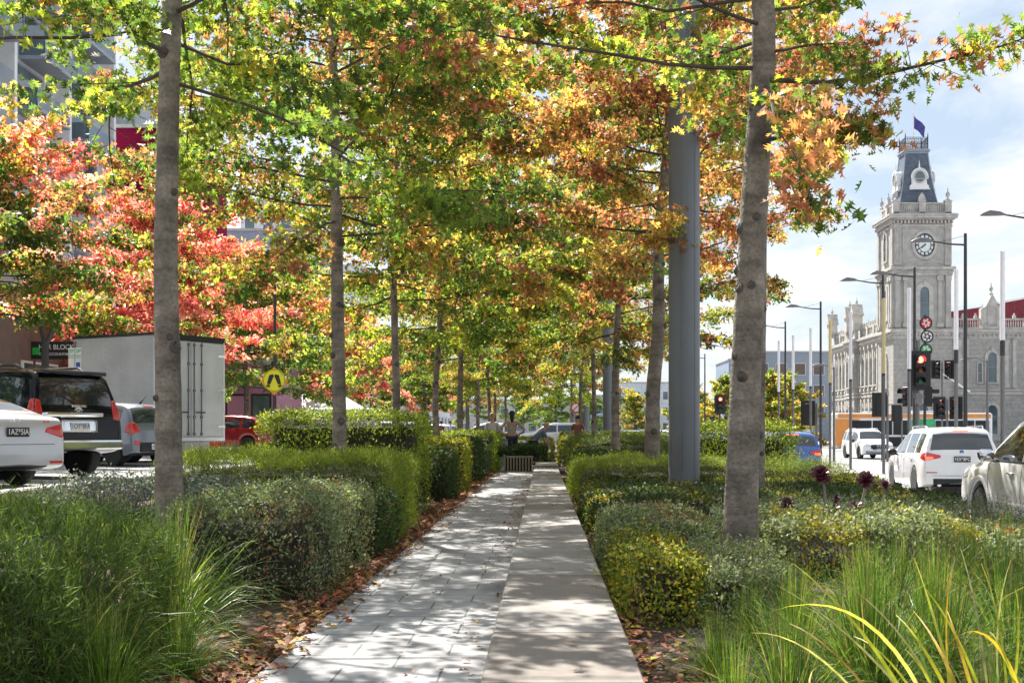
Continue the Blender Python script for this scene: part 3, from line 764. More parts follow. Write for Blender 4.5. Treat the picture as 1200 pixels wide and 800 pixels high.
SUVTOP = lambda L, H: [(0,.50),(.015,.62),(.03,.80),(.05,.98),(.09,1.10),(.20,H-.22),(.30,H-.07),(.55,H-.015),(1.2,H),(L*.5,H),(L-2.05,H-.05),(L-1.70,H-.16),(L-1.15,1.10),(L-.9,1.03),(L-.3,.95),(L-.08,.83),(L-.02,.70),(L,.48)]
def suv(name, label, loc, head, L=4.65, W=1.88, H=1.66, paint='p_white', wr=.35, zb=.24, cat='car', group=None, **k):
    top = k.pop('top', None) or SUVTOP(L, H)
    c = Car(name, label, cat, loc, head, L, W, top, [(0, 1.00), (.5, 1.02), (L-1.2, .98), (L, .80)], [.92, L-.90], wr, paint, zb=zb,
            glass_side=[(.42, .95), (1.05, 2.0), (2.08, L-1.35)], ws=(L-1.72, L-1.18), rw=(.10, .245), group=group, **k)
    return c
def dress(c, plate='ABC', dark=False, lit=False, H=1.66, emb='roundel', ltz=.92, roofrails=True, mirrors='black', bumper='black'):
    W = c.W; w = W/2
    for sx in (-1, 1):
        q = [(sx*w*.52, ltz-.03), (sx*w*.93, ltz-.10), (sx*w*.93, ltz+.12), (sx*w*.50, ltz+.03)]
        tl = c.patch('tail_light', q, m='redlens', n=10)
        if lit and sx: c.patch('lit_lamp', [(sx*w*.70, ltz-.05), (sx*w*.88, ltz-.07), (sx*w*.88, ltz-.005), (sx*w*.70, ltz-.005)], m='redlit', off=.014, parent=tl)
        c.patch('tail_light', [(.02, ltz-.10), (.30, ltz-.04), (.26, ltz+.07), (.02, ltz+.11)], face='left' if sx < 0 else 'right', m='redlens')
        c.rect('reflector', min(sx*w*.6, sx*w*.86), max(sx*w*.6, sx*w*.86), .60, .625, m='redlens')
    c.rect('bumper_insert', -w*.70, w*.70, .27, .47, m=bumper, off=.01, n=16)
    c.rect('tailgate_seam', -w*.72, w*.72, .535, .545, m='black', off=.002, n=14, mq=1)
    c.plate(plate, ltz-.06, dark); c.emblem(emb, ltz+.11)
    c.rect('brake_light', -.18, .18, H-.10, H-.075, m='redlit' if lit else 'redlens', off=.012, mq=2)
    c.mirror(c.L-1.62, 1.02, m=mirrors)
    c.handles([1.15, 2.15], .92); c.seams([1.03, 2.04, c.L-1.30], .40, .95)
    for sx in (-1, 1):
        if roofrails: MB().tube([(sx*w*.68, .75, H-.02), (sx*w*.70, .85, H+.03), (sx*w*.70, c.L-2.35, H+.03), (sx*w*.68, c.L-2.2, H-.02)], .018, 7).build('roof_rail', 'chrome', c.t, smooth=True)
        c.patch('headlight', [(sx*w*.50, .70), (sx*w*.92, .74), (sx*w*.92, .86), (sx*w*.50, .80)], face='front', m='clearlens')
        MB().tube([(sx*w*.55, .02, .33), (sx*w*.55, .25, .33)], [.045, .045], 12).build('exhaust_tip', 'chrome', c.t, smooth=True)
    c.rect('grille', -.36, .36, .55, .78, face='front', m='black')
    MB().tube([(0, .75, H-.01), (0, .62, H+.06), (0, .56, H+.05)], [.03, .012, .006], 6).build('antenna', 'black', c.t)
    return c
# ------------------------------------------------------------------ world, sun, camera
w = bpy.data.worlds.new('World'); scene.world = w; w.use_nodes = True
nt = w.node_tree; bg = nt.nodes['Background']
SUN_EL, SUN_AZ = 50, -24   # azimuth from +Y, negative = left
sky = nt.nodes.new('ShaderNodeTexSky'); sky.sky_type = 'NISHITA'; sky.sun_disc = False
sky.sun_elevation = R(SUN_EL); sky.sun_rotation = R(SUN_AZ); sky.air_density = 1.0; sky.dust_density = 1.2
tc = nt.nodes.new('ShaderNodeTexCoord')
sep = nt.nodes.new('ShaderNodeSeparateXYZ'); nt.links.new(tc.outputs['Generated'], sep.inputs[0])
ab = nt.nodes.new('ShaderNodeMath'); ab.operation = 'ADD'; ab.inputs[1].default_value = .22
nt.links.new(sep.outputs['Z'], ab.inputs[0])
dv = nt.nodes.new('ShaderNodeVectorMath'); dv.operation = 'DIVIDE'
cb = nt.nodes.new('ShaderNodeCombineXYZ')
for i in 'XYZ': nt.links.new(ab.outputs[0], cb.inputs[i])
nt.links.new(tc.outputs['Generated'], dv.inputs[0]); nt.links.new(cb.outputs[0], dv.inputs[1])
ns = nt.nodes.new('ShaderNodeTexNoise'); ns.inputs['Scale'].default_value = 2.6; ns.inputs['Detail'].default_value = 9; ns.inputs['Roughness'].default_value = .56
ns.inputs['Distortion'].default_value = .25
nt.links.new(dv.outputs[0], ns.inputs['Vector'])
cr = nt.nodes.new('ShaderNodeValToRGB'); cr.color_ramp.elements[0].position = .40; cr.color_ramp.elements[1].position = .62
nt.links.new(ns.outputs['Fac'], cr.inputs['Fac'])
mx = nt.nodes.new('ShaderNodeMix'); mx.data_type = 'RGBA'
pal_ = nt.nodes.new('ShaderNodeMix'); pal_.data_type = 'RGBA'; pal_.inputs[0].default_value = .55
nt.links.new(sky.outputs[0], pal_.inputs[6]); pal_.inputs[7].default_value = (5.2, 6.1, 7.0, 1)
nt.links.new(cr.outputs['Color'], mx.inputs[0]); nt.links.new(pal_.outputs[2], mx.inputs[6]); mx.inputs[7].default_value = (7.9, 8.1, 8.4, 1)
nt.links.new(mx.outputs[2], bg.inputs['Color']); bg.inputs['Strength'].default_value = .055
sl = bpy.data.lights.new('sun', 'SUN'); sl.energy = 5.0; sl.angle = R(.53); sl.color = (1, .95, .87)
so = bpy.data.objects.new('sun', sl); col.objects.link(so)
sd = Vector((math.sin(R(SUN_AZ))*math.cos(R(SUN_EL)), math.cos(R(SUN_AZ))*math.cos(R(SUN_EL)), math.sin(R(SUN_EL))))
so.rotation_euler = sd.to_track_quat('Z', 'Y').to_euler(); so.location = (-20, 20, 40)
cam = bpy.data.cameras.new('camera'); co = bpy.data.objects.new('camera', cam); col.objects.link(co)
co.location = (0, 0, CAMZ); co.rotation_euler = (R(90), 0, 0)
cam.sensor_width = 36; cam.lens = F/1200*36; cam.shift_x = (600-CX)/1200; cam.shift_y = (CY-400)/1200
cam.clip_start = .05; cam.clip_end = 4000; scene.camera = co
vs = scene.view_settings; vs.view_transform = 'Standard'; vs.look = 'None'; vs.gamma = 1; vs.exposure = 1.35; vs.use_curve_mapping = False
scene.cycles.max_bounces = 5; scene.cycles.diffuse_bounces = 3; scene.cycles.use_adaptive_sampling = True; scene.cycles.adaptive_threshold = .03; scene.cycles.transmission_bounces = 4; scene.cycles.use_denoising = True
scene.cycles.sample_clamp_indirect = 6

# ------------------------------------------------------------------ setting
def sheet(name, x0, x1, y0, y1, z, m, thick=None):
    if thick: o = MB().box(((x0+x1)/2, (y0+y1)/2, z-thick/2), (x1-x0, y1-y0, thick)).build(name, m)
    else: o = MB().add([(x0,y0,z),(x1,y0,z),(x1,y1,z),(x0,y1,z)], [(0,1,2,3)]).build(name, m)
    return tag(o, kind='structure')
sheet('ground', -900, 900, -60, 1500, -.62, 'asphalt')
tag(MB().prism([(-6.2,-.6),(-6.2,.05),(-1.9,-.02),(-1.28,-.03),(.38,-.03),(3.4,-.02),(5.15,-.2),(5.15,-.6)], -12, 150).build('planting_bed', 'soil'), kind='structure')
tag(MB().box((-.775, 13.4, -.06), (1.05, 46, .12)).build('path', 'paving'), kind='structure')
tag(MB().box((.075, 10.6, .02), (.65, 44.6, .20), bev=.008).build('raised_concrete_strip', 'ledge'), kind='structure')
tag(MB().box((.075, 36.2, .03), (.65, 4.0, .20)).build('far_concrete_strip', 'ledge'), kind='structure')
sheet('road_left', -13.4, -6.42, -12, 220, LROAD, 'asphalt', .9)
tag(MB().box((-6.31, 69, .02), (.22, 162, .8), bev=.02).build('kerb_left', 'concrete'), kind='structure')
tag(MB().box((-13.5, 69, .0), (.2, 162, .9), bev=.02).build('far_kerb_left', 'concrete'), kind='structure')
sheet('footpath_left', -40, -13.6, -12, 220, .44, 'footpath', 1.05)
sheet('road_right', 5.3, 400, -12, 900, RROAD, 'asphalt', .15)
tag(MB().box((5.24, 69, -.4), (.18, 162, .3), bev=.02).build('kerb_right', 'concrete'), kind='structure')
md = MB().box((11.55, 58, RROAD+.02), (2.1, 76, .30), bev=.03).build('median_strip', 'footpath'); tag(md, kind='structure')
kb = MB()
for i in range(76): kb.box((10.44, 20.5+i, RROAD+.055), (.16, .97, .25), bev=.02)
tag(kb.build('median_kerb', 'concrete'), kind='structure')
sheet('footpath_right', 27, 200, 112, 118.6, RROAD+.14, 'footpath', .14)
sheet('hall_footpath', 29.5, 33.2, 118.7, 260, RROAD+.14, 'footpath', .14)
ln = MB()
for i in range(14): ln.box((7.95, 14+i*6.5, RROAD+.004), (.11, 3, .006))
for i in range(14): ln.box((15.3, 14+i*6.5, RROAD+.004), (.11, 3, .006))
for i in range(16): ln.box((-9.6+.0*i, 12+i*4.2, LROAD+.004), (4.6, .10, .006), rz=R(-26))
for i in range(9): ln.box((5.9+i*.5, 88, RROAD+.004), (.28, 2.4, .006))
tag(ln.build('road_markings', 'paintline'), kind='structure')

# fallen leaves along the path edges and on the soil
global_rng = np.random.default_rng(11); rng = global_rng
def litter(name, N, fx, fy, z, cols, size):
    y = fy(N); x = fx(N, y)
    P = np.c_[x, y, z + rng.uniform(0, .02, N)]
    C = palette(N, cols, jit=.3)
    o = leaves(name, P, size*rng.uniform(.5, 1.2, N), OAK3, C, 'dryleaf', None, nbias=np.tile([[0,0,1.]],(N,1)), nb=1.6, curl=.5)
    return tag(o, kind='stuff')
DRY = [(.20,.085,.045),(.28,.13,.07),(.13,.06,.035),(.33,.20,.11),(.30,.07,.035),(.38,.22,.05)]
litter('fallen_leaves_left', 5200, lambda n, y: -1.30 - np.abs(rng.normal(size=n))*.20 + .18*(rng.uniform(size=n)<.25)*rng.uniform(size=n), lambda n: 4+30*rng.uniform(size=n)**1.5, .0, DRY, .075)
litter('fallen_leaves_right', 1800, lambda n, y: .42 + np.abs(rng.normal(size=n))*.18, lambda n: 3.5+25*rng.uniform(size=n)**1.5, .0, DRY+[(.30,.28,.03)], .07)
litter('fallen_leaves_path', 330, lambda n, y: np.where(rng.uniform(size=n) < .6, -.30-np.abs(rng.normal(size=n))*.10, -.3-rng.uniform(size=n)*.95), lambda n: 4.5+26*rng.uniform(size=n), .006, DRY, .05)
litter('fallen_leaves_ledge', 26, lambda n, y: -.2+rng.uniform(size=n)*.55, lambda n: 4.5+20*rng.uniform(size=n), .126, DRY, .04)

# ------------------------------------------------------------------ trees
G1 = 'oak trees in the left row of the median'; G2 = 'oak trees in the right row of the median'; G3 = 'autumn trees along the left footpath'
rows = []
t1 = make_tree('oak_tree', 'nearest left tree, straight grey trunk rising from the dark green bush, green and yellow leaves', 'tree', (-2.95, 9.4, 0), G1,
    height=8.8, rad=3.1, zbase=3.8, r0=.112, path=[(.02,0,0),(0,0,1.2),(-.03,0,2.5),(0,0,3.6),(.05,0,5)], nbr=44, per=76, lsize=.102, tmpl=OAK, scheme='greenyellow', seed=3, topthin=(5.2, .7), droop=.05, thin=lambda x, y, z: x < -.9 and math.sin(x*4+y*3)+math.sin(z*6+y*2) > .1)
t2 = make_tree('oak_tree', 'nearest right tree, thick pale trunk leaning right among the grasses, green and orange leaves', 'tree', (1.5, 9.1, 0), G2,
    height=8.0, rad=2.7, zbase=3.4, r0=.132, path=[(0,0,0),(.0,0,.6),(.03,0,1.3),(.07,0,2.0),(.11,.05,2.8),(.20,.05,4.2)], nbr=40, per=72, lsize=.100, tmpl=OAK, scheme='greenorange', seed=8, topthin=(4.8, .7), thin=lambda x, y, z: -1.0 < x < -.12 and z < 5.2, droop=.0,
    keep=lambda x, y, z: not (x > 1.05 or (x > .65 and z < 3.55) or (x < -.2 and z < 3.75)), limbs=[[(.2,.0,3.78),(.6,-.2,3.70),(1.0,-.35,3.72),(1.4,-.5,3.78),(1.75,-.6,3.84),(1.95,-.65,3.9)], [(.12,.0,3.3),(.4,-.25,3.32),(.65,-.4,3.30),(.85,-.5,3.26)]])
t3 = make_tree('oak_tree', 'second left tree, brown trunk behind the soft green hedge, leaves half green half rust', 'tree', (-2.55, 15.0, 0), G1,
    height=9.4, rad=3.5, zbase=3.5, r0=.098, path=[(0,0,0),(-.02,0,1.5),(-.04,0,3),(-.06,0,5)], nbr=58, per=74, lsize=.096, tmpl=OAK2, scheme='greenorange', seed=5, topthin=(6.9, .35))
t4 = make_tree('oak_tree', 'kinked trunk just left of the big grey mast, rust red and orange leaves', 'tree', (1.83, 20, 0), G2,
    height=10.4, rad=3.9, zbase=4.0, r0=.138, path=[(0,0,0),(-.02,0,1.0),(.0,0,1.9),(.11,0,2.8),(.08,0,4.2),(.25,0,6)], nbr=62, per=72, lsize=.11, tmpl=OAK2, scheme='rust', seed=6, topthin=(8.4, .6), keep=lambda x, y, z: not (x > 3.35 or (x > 1.7 and z < 4.5)))
t5 = make_tree('oak_tree', 'right tree half hidden behind the thick nearest right trunk, rust coloured leaves', 'tree', (2.5, 14.0, 0), G2,
    height=8.6, rad=2.4, zbase=3.9, r0=.08, path=[(0,0,0),(.03,0,1.5),(.05,0,3),(.08,0,5)], nbr=34, per=56, lsize=.105, tmpl=OAK2, scheme='rust', seed=9, topthin=(6.4, .7), keep=lambda x, y, z: not (x > 1.0 or x < -.3 or (x > .3 and z < 3.9)))
# prototypes for the farther trees
pa = make_tree('oak_tree', 'third left tree, slim trunk behind the tall clipped hedge, green and yellow leaves', 'tree', (-2.8, 22.5, 0), G1,
    height=10.6, rad=3.9, zbase=3.5, r0=.085, path=[(0,0,0),(.03,0,2),(-.03,0,4)], nbr=60, per=60, lsize=.115, tmpl=OAK3, scheme='amber', seed=12, tw=.40, topthin=(9.0, .5))
pb = make_tree('oak_tree', 'right tree between the kinked trunk and the farther grey masts, rust and green leaves', 'tree', (1.8, 30, 0), G2,
    height=11.2, rad=4.0, zbase=3.4, r0=.115, path=[(0,0,0),(0,0,2),(.05,0,4)], nbr=64, per=60, lsize=.12, tmpl=OAK3, scheme='greenorange', seed=13, tw=.40, topthin=(9.5, .5))
pc = make_tree('oak_tree', 'left tree standing left of the half hidden yellow crossing disc, green leaves turning amber', 'tree', (-2.8, 31.5, 0), G1,
    height=11.0, rad=4.0, zbase=3.3, r0=.095, path=[(0,0,0),(-.06,0,2),(.06,0,4)], nbr=58, per=56, lsize=.13, tmpl=OAK3, scheme='greenyellow', seed=14, tw=.42)
lab = ['slim left row trunk in front of the half hidden yellow crossing disc', 'left row tree left of the woman in the patterned top', 'left row tree just left of the small grey cabinet', 'slim left row tree behind the woman in the patterned top',
       'right row tree with a bent trunk between two grey masts', 'right row tree behind the dark haired person in brown', 'right row tree farthest along the median', 'left row tree farthest along the median']
for i, (x, y, pr, l, g) in enumerate([(-2.8, 40, pb, 0, G1), (-2.8, 51, pa, 1, G1), (-2.75, 60, pc, 2, G1), (-2.8, 69, pa, 3, G1),
        (1.63, 39, pa, 4, G2), (1.9, 62, pb, 5, G2), (2.0, 84, pc, 6, G2), (-2.9, 92, pb, 7, G1)]):
    copy_thing(pr, (x, y, 0), 1.3*i+.7, lab[l], g)
q1 = make_tree('autumn_tree', 'pink and orange tree above the black off-roader, greener underneath', 'tree', (-14.6, 31.5, .44), G3,
    height=8.7, rad=4.9, zbase=3.75, r0=.16, path=[(0,0,0),(.05,0,2),(0,0,4)], nbr=60, per=40, lsize=.17, tmpl=OAK3, scheme='pinkred', seed=21, lowgreen=.5, tw=.42)
q2 = make_tree('autumn_tree', 'bright red tree rising behind the white truck box', 'tree', (-14.1, 44, .44), G3,
    height=9.0, rad=5.0, zbase=3.0, r0=.16, path=[(0,0,0),(-.05,0,2),(0,0,4)], nbr=58, per=42, lsize=.18, tmpl=OAK3, scheme='red', seed=22, lowgreen=.18, tw=.42)
q3 = make_tree('autumn_tree', 'orange tree with green lower leaves behind the diamond crossing sign', 'tree', (-14.0, 56, .44), G3,
    height=9.2, rad=5.0, zbase=2.7, r0=.16, path=[(0,0,0),(.1,0,2),(0,0,4)], nbr=54, per=42, lsize=.19, tmpl=OAK3, scheme='amber', seed=23, lowgreen=.3, tw=.45)
for i, (x, y, pr, l) in enumerate([(-14.2, 69, q1, 'salmon coloured tree behind the white van'), (-14.0, 83, q2, 'small red tree right of the second left trunk'),
        (-14.1, 98, q3, 'amber tree farther along the left footpath'), (-14.1, 116, q1, 'pinkish tree behind the slim left row trunks'), (-13.8, 136, q2, 'farthest red tree along the left footpath'),
        (-9.5, 150, q3, 'orange tree at the far end of the left road'), (-15.0, 20.5, q3, 'green and amber tree at the left edge of the photo')]):
    copy_thing(pr, (x, y, .44), 1.1*i+.4, l, G3)
mg = make_tree('street_tree', 'dark green tree with a fork of bare stems left of the slim trunks', 'tree', (-9.0, 90, LROAD), None,
    height=8.2, rad=3.6, zbase=2.9, r0=.17, path=[(0,0,0),(.1,0,2),(0,0,4)], nbr=40, per=40, lsize=.22, tmpl=OAK3, scheme='green', seed=31, tw=.5)
for i, (x, y, z, l, s) in enumerate([(1.5, 150, 0, 'green tree at the far end of the path, left one', .8), (6.5, 170, -.4, 'green tree at the far end of the path, right one', .8), (-3.0, 180, 0, 'green tree closing the view above the woman in the patterned top', .9)]):
    copy_thing(mg, (x, y, z), i*1.9, l, 'green trees closing the far end of the path', (s, s, s))
om = make_tree('street_tree', 'bushy orange tree low behind the row of striped poles', 'tree', (26.5, 130, RROAD), None,
    height=7.6, rad=4.0, zbase=.9, r0=.16, path=[(0,0,0),(.1,0,2),(0,0,4)], nbr=46, per=44, lsize=.26, tmpl=OAK3, scheme='amber', seed=41, tw=.55)
for i, (x, y, l, s) in enumerate([(22.5, 118, 'golden bushy tree left of the striped poles', .95), (33, 165, 'yellow green bushy tree before the grey building', 1.0), (19.5, 128, 'orange bushy tree right of the small distant traffic signal', .95), (17.6, 140, 'low orange tree left of the small distant traffic signal', .9),
        (13, 170, 'pinkish orange tree between the kinked trunk and the big mast', .9)]):
    copy_thing(om, (x, y, RROAD), i*1.7+1, l, 'orange trees along the far right side of the road', (s, s, s))
gt = copy_thing(mg, (47.5, 112.5, RROAD+.14), 2.0, 'small dark green tree in front of the hall at the right edge', None, (.5, .5, .62))

# ------------------------------------------------------------------ hedges, left side
HL = 'clipped hedges on the left of the path'; HR = 'clipped hedges on the right of the path'
hedge('feathery_shrub', 'big feathery dark green shrub filling the lower left corner', -3.9, -1.85, 4.3, 6.3, .66, 'feather', .055, 9500, NEED, lump=.16, rnd=.35, fuzz=.06, cat='shrub', nb=.2, upd=.5)
hedge('hedge', 'grey green hedge with brown patches beside the nearest left trunk', -2.45, -1.45, 7.7, 10.0, .62, 'greygreen', .026, 5600, OVAL, HL, bare=.55, lump=.09, accent=((.24,.12,.06), .10), fuzz=.04)
hedge('hedge', 'small dark green hedge block between the grey green hedge and the soft hedge', -2.6, -1.42, 10.4, 11.5, .50, 'dark', .035, 3200, OVAL, HL, accent=((.25,.12,.05), .1))
hedge('hedge', 'low blue grey lavender hedge behind the grey green hedge', -4.3, -2.7, 10.0, 11.2, .58, 'lavender', .035, 2600, RH, HL, lump=.10, fuzz=.06)
hedge('hedge', 'soft light green feathery hedge in front of the tall hedge', -3.9, -1.55, 11.9, 14.2, .80, 'yellowgreen', .058, 5200, NEED, HL, lump=.07, rnd=.10, fuzz=.045, upd=.7, nb=.25)
hedge('hedge', 'tall clipped hedge with bright green top and bare brown face', -3.75, -1.68, 15.8, 17.6, 1.30, 'yellowgreen', .045, 2100, RH, HL, bare=.72, lump=.06, fuzz=.05)
hedge('hedge', 'dark low hedge behind the tall hedge, its top yellow green', -2.7, -1.5, 19.2, 20.6, .72, 'dark', .045, 1800, OVAL, HL, accent=((.25,.28,.04), .2))
hedge('hedge', 'yellow topped nandina hedge beyond the tall hedge', -3.4, -1.5, 22, 24, .95, 'nandina', .05, 1600, OVAL, HL, bare=.4)
hedge('hedge', 'dark hedge with a thin twig sticking out, left of the path', -3.6, -1.45, 26, 28, .92, 'dark', .055, 1400, OVAL, HL, bare=.3)
hedge('hedge', 'small grey green hedge beside the far part of the path', -2.4, -1.45, 29.2, 30.6, .75, 'rosemary', .055, 1200, OVAL, HL)
hedge('hedge', 'yellow green hedge next to the grey cabinet', -4.2, -1.35, 32, 37, 1.05, 'yellowgreen', .07, 800, RH, HL)
hedge('hedge', 'distant hedge behind the grey cabinet', -5.6, -2.4, 41, 47, .95, 'nandina', .09, 420, RH, HL)
hedge('hedge', 'long hedge of yellow green shoots behind the standing woman', -2.6, .3, 46, 49, .80, 'yellowgreen', .10, 420, RH, HL)
hedge('hedge', 'farthest left hedge along the median', -5.8, -1.8, 55, 66, .9, 'olive', .12, 200, RH, HL)
# right side
hedge('hedge', 'yellow and red nandina hedge at the near end of the right bed', .54, .92, 6.9, 8.4, .34, 'nandina', .028, 7000, OVAL, HR, bare=.3, accent=((.40,.08,.04), .045), fuzz=.05, lump=.12)
hedge('hedge', 'silvery hedge with twiggy face in front of the nearest right trunk', 0.98, 1.50, 6.8, 8.6, .30, 'greygreen', .024, 7500, OVAL, HR, bare=.4, fuzz=.04, lump=.14)
hedge('hedge', 'silvery grey rounded hedge beside the concrete strip', .50, 1.32, 8.9, 11.0, .41, 'greygreen', .027, 5000, OVAL, HR, lump=.07, accent=((.42,.07,.04), .07), rnd=.2)
hedge('hedge', 'low silvery hedge with bare stems right of the nearest right trunk', 1.75, 3.3, 8.9, 10.4, .36, 'greygreen', .034, 3200, OVAL, HR, lump=.16, accent=((.34,.30,.04), .22), bare=.3, rnd=.2)
hedge('hedge', 'flat green rosemary hedge below the dark red rosettes', 1.7, 4.6, 10.9, 12.3, .34, 'rosemary', .045, 3000, NEED, HR, lump=.06, rnd=.10, fuzz=.06)
hedge('hedge', 'silver leaved low hedge near the right kerb', 3.2, 4.95, 8.4, 10.6, .25, 'greygreen', .036, 2800, OVAL, HR, lump=.12, accent=((.50,.16,.03), .06))
hedge('hedge', 'long dark hedge with yellow tips in front of the big grey mast', .50, 4.5, 12.6, 16.0, .38, 'dark', .042, 2200, OVAL, HR, lump=.06, accent=((.30,.26,.03), .24))
hedge('hedge', 'bright yellow green low hedge strip behind the long dark hedge', 2.6, 4.9, 17.0, 18.2, .38, 'nandina', .045, 1700, OVAL, HR)
hedge('hedge', 'light green feathery hedge behind the big grey mast and under the kinked trunk', .55, 3.2, 18.9, 21.6, .58, 'yellowgreen', .07, 2800, NEED, HR, lump=.08, rnd=.10, fuzz=.06, upd=.8)
hedge('hedge', 'loose light green hedge right of the big grey mast', 3.3, 4.7, 18.4, 20.2, .50, 'yellowgreen', .07, 2400, NEED, HR, lump=.14, rnd=.2, fuzz=.09, upd=.8)
hedge('hedge', 'tall bright green hedge right of the big grey mast', 2.75, 4.40, 21.0, 23.0, 1.10, 'yellowgreen', .055, 1500, RH, HR, bare=.3, fuzz=.08, vert=.05)
hedge('hedge', 'dark hedge at the bend of the concrete strip', .75, 1.7, 26, 28.5, .62, 'dark', .055, 1300, OVAL, HR)
hedge('hedge', 'green strappy looking hedge behind the dark hedge, right of the strip', .8, 3.2, 30.5, 35, .85, 'olive', .11, 900, NEED, HR, fuzz=.09, upd=.8, lump=.10)
hedge('hedge', 'yellow green hedge at the end of the concrete strip', .55, 1.2, 38.5, 41, .85, 'nandina', .07, 700, RH, HR)
hedge('hedge', 'distant hedge on the right of the median', 1.6, 5.0, 44, 52, 1.0, 'olive', .10, 300, RH, HR)
hedge('hedge', 'farthest right hedge along the median', 1.0, 5.0, 58, 72, 1.0, 'olive', .12, 180, RH, HR)

# grasses
tm = [tussock_mesh(50+i, n=520, L=.80, W=.0055, cols=GC, lean=.42) for i in range(4)]
tm2 = [tussock_mesh(70+i, n=260, L=.62, W=.007, cols=[(.16,.25,.03),(.24,.30,.04),(.10,.18,.02)], spread=.3, lean=.28) for i in range(2)]
def tuss(me, x, y, z, s, label, group, rz=None):
    o = link('grass_tussock', me); o.location = (x, y, z); o.scale = (s, s, s*random.uniform(.9, 1.05)); o.rotation_euler = (0, 0, random.uniform(0, 6.28))
    return tag(o, label, 'grass tussock', group)
TL = 'strappy grass tussocks at the left of the path'; TR = 'fine green grass tussocks in the right foreground'
for i, (x, y, s, l) in enumerate([(-1.86, 5.9, .95, 'grass tussock arching over the fallen leaves by the left path edge'), (-2.05, 5.0, .95, 'grass tussock at the right foot of the feathery shrub'),
        (-1.75, 4.75, .6, 'short grass tussock low at the bottom left of the path'), (-2.15, 6.9, .95, 'upright grass tussock in front of the nearest left trunk'),
        (-1.62, 5.35, .5, 'small grass tussock nearest the path edge on the left')]):
    tuss(tm[i % 4], x, y, 0, s, l, TL)
k = 0
spots = [(.95,4.6,.62),(1.35,4.9,.8),(1.75,5.3,.85),(2.2,5.6,.85),(2.7,5.9,.9),(3.2,6.2,.9),(1.2,5.7,.7),(1.65,6.2,.75),(2.15,6.6,.8),(2.65,7.0,.85),(3.25,7.3,.85),
         (3.8,7.2,.8),(1.9,4.3,.75),(2.4,4.7,.8),(1.45,3.9,.6),(2.0,3.6,.6),(3.0,5.1,.8),(3.7,6.0,.8),(4.2,6.8,.8),(2.3,7.8,.7),(2.9,8.2,.72),(3.6,8.3,.7),(.78,5.4,.42),(1.1,6.3,.55),(1.5,7.0,.5),(.72,4.5,.4),(2.0,7.4,.62),(1.35,5.25,.62)]
sl_ = ['at the left end of the front clump', 'in the front, left of the yellow blades', 'in the front clump under the nearest right trunk', 'in the middle of the front clump', 'behind the yellow blades', 'behind the yellow blades, nearer the road',
 'by the fallen leaves beside the concrete strip', 'at the foot of the nearest right trunk', 'right of the nearest right trunk', 'below the silvery low hedge', 'in the second row, toward the road', 'in the second row, nearest the road', 'low among the yellow blades', 'low right of the yellow blades',
 'at the bottom edge of the photo, left one', 'at the bottom edge of the photo, right one', 'in front of the pickup, first row', 'in front of the pickup, second row', 'in front of the pickup, near the kerb', 'behind the front clump, left one', 'behind the front clump, middle one', 'behind the front clump, right one', 'tiny one closest to the concrete strip', 'short one in front of the silvery twiggy hedge', 'short one touching the silvery twiggy hedge', 'tiny one nearest the camera beside the concrete strip', 'low one just right of the nearest right trunk', 'in the front clump, close to the small soil gap']
for (x, y, s), l in zip(spots, sl_):
    tuss(tm[k % 4], x, y, -.02 if x < 3.4 else -.1, s*(1.06 if y < 5.5 else .90), 'fine green grass tussock ' + l, TR); k += 1
for i, (x, y, s, l) in enumerate([(4.0, 10.4, .8, 'tall thin grass in front of the white estate car'), (4.45, 9.6, .85, 'tall thin grass over the pickup front wheel'), (3.3, 9.9, .75, 'tall thin grass right of the dark red rosettes'), (4.7, 10.8, .75, 'tall thin grass close to the right kerb'),
        (-5.2, 9.2, 1.1, 'tall grass in front of the black off-roader'), (-4.9, 8.0, 1.15, 'tall grass in front of the silver sedan'), (-3.1, 7.2, 1.0, 'tall grass left of the nearest left trunk')]):
    tuss(tm2[i % 2], x, y, -.05, s, l, 'tall thin grasses at the bed edges')
for i, (x, y, s, l) in enumerate([(1.2, 31.5, 1.3, 'broad grass clump beside the far end of the concrete strip'), (1.9, 29.5, 1.3, 'broad grass clump behind the loose light hedge')]):
    tuss(tm2[i % 2], x, y, 0, s, l, 'broad grass clumps at the far end')
# big yellow strappy blades, bottom right
def strappy(name, label, base, specs):
    t = thing(name, label, 'strappy plant', base)
    V = []; fs = []; C = []
    for (tx, ty, bx, by, d0, d1, wpx, c0, c1) in specs:
        # root at (bx,by) px depth d0 -> tip at (tx,ty) px depth d1, world positions
        a = Vector(((bx-CX)/F*d0, d0, CAMZ-(by-CY)/F*d0)); b = Vector(((tx-CX)/F*d1, d1, CAMZ-(ty-CY)/F*d1))
        root = Vector(base) + Vector((random.uniform(-.1, .1), random.uniform(-.1, .1), 0))
        mid = a; n = 16; W = wpx*.52/F*(d0+d1)/2; o = len(V)
        for k in range(n+1):
            t_ = k/n
            ctl = (mid*2 - root*.5 - b*.5)*.62 + (root + b)*.19; p = root*(1-t_)**2 + ctl*2*t_*(1-t_) + b*t_**2
            tg = (b-root).normalized(); s = tg.cross(Vector((0, 1, .35))).normalized()
            w_ = W*.5*(1-.85*max(0, (t_-.55)/.45)**1.7)
            q = p - Vector(base)
            V += [q - s*w_, q + Vector((0, .3, .3)).normalized()*-w_*.3, q + s*w_]
            if k < n:
                i0 = o+3*k; fs += [(i0, i0+1, i0+4, i0+3), (i0+1, i0+2, i0+5, i0+4)]
                cc = np.array(c0)*(1-t_) + np.array(c1)*t_
                C += [cc*random.uniform(.9, 1.1)]*2
    me = npmesh('blades', np.array([tuple(v) for v in V]), np.array(fs).ravel(), np.full(len(fs), 4), np.array(C), 'blade')
    return link('blades', me, t)
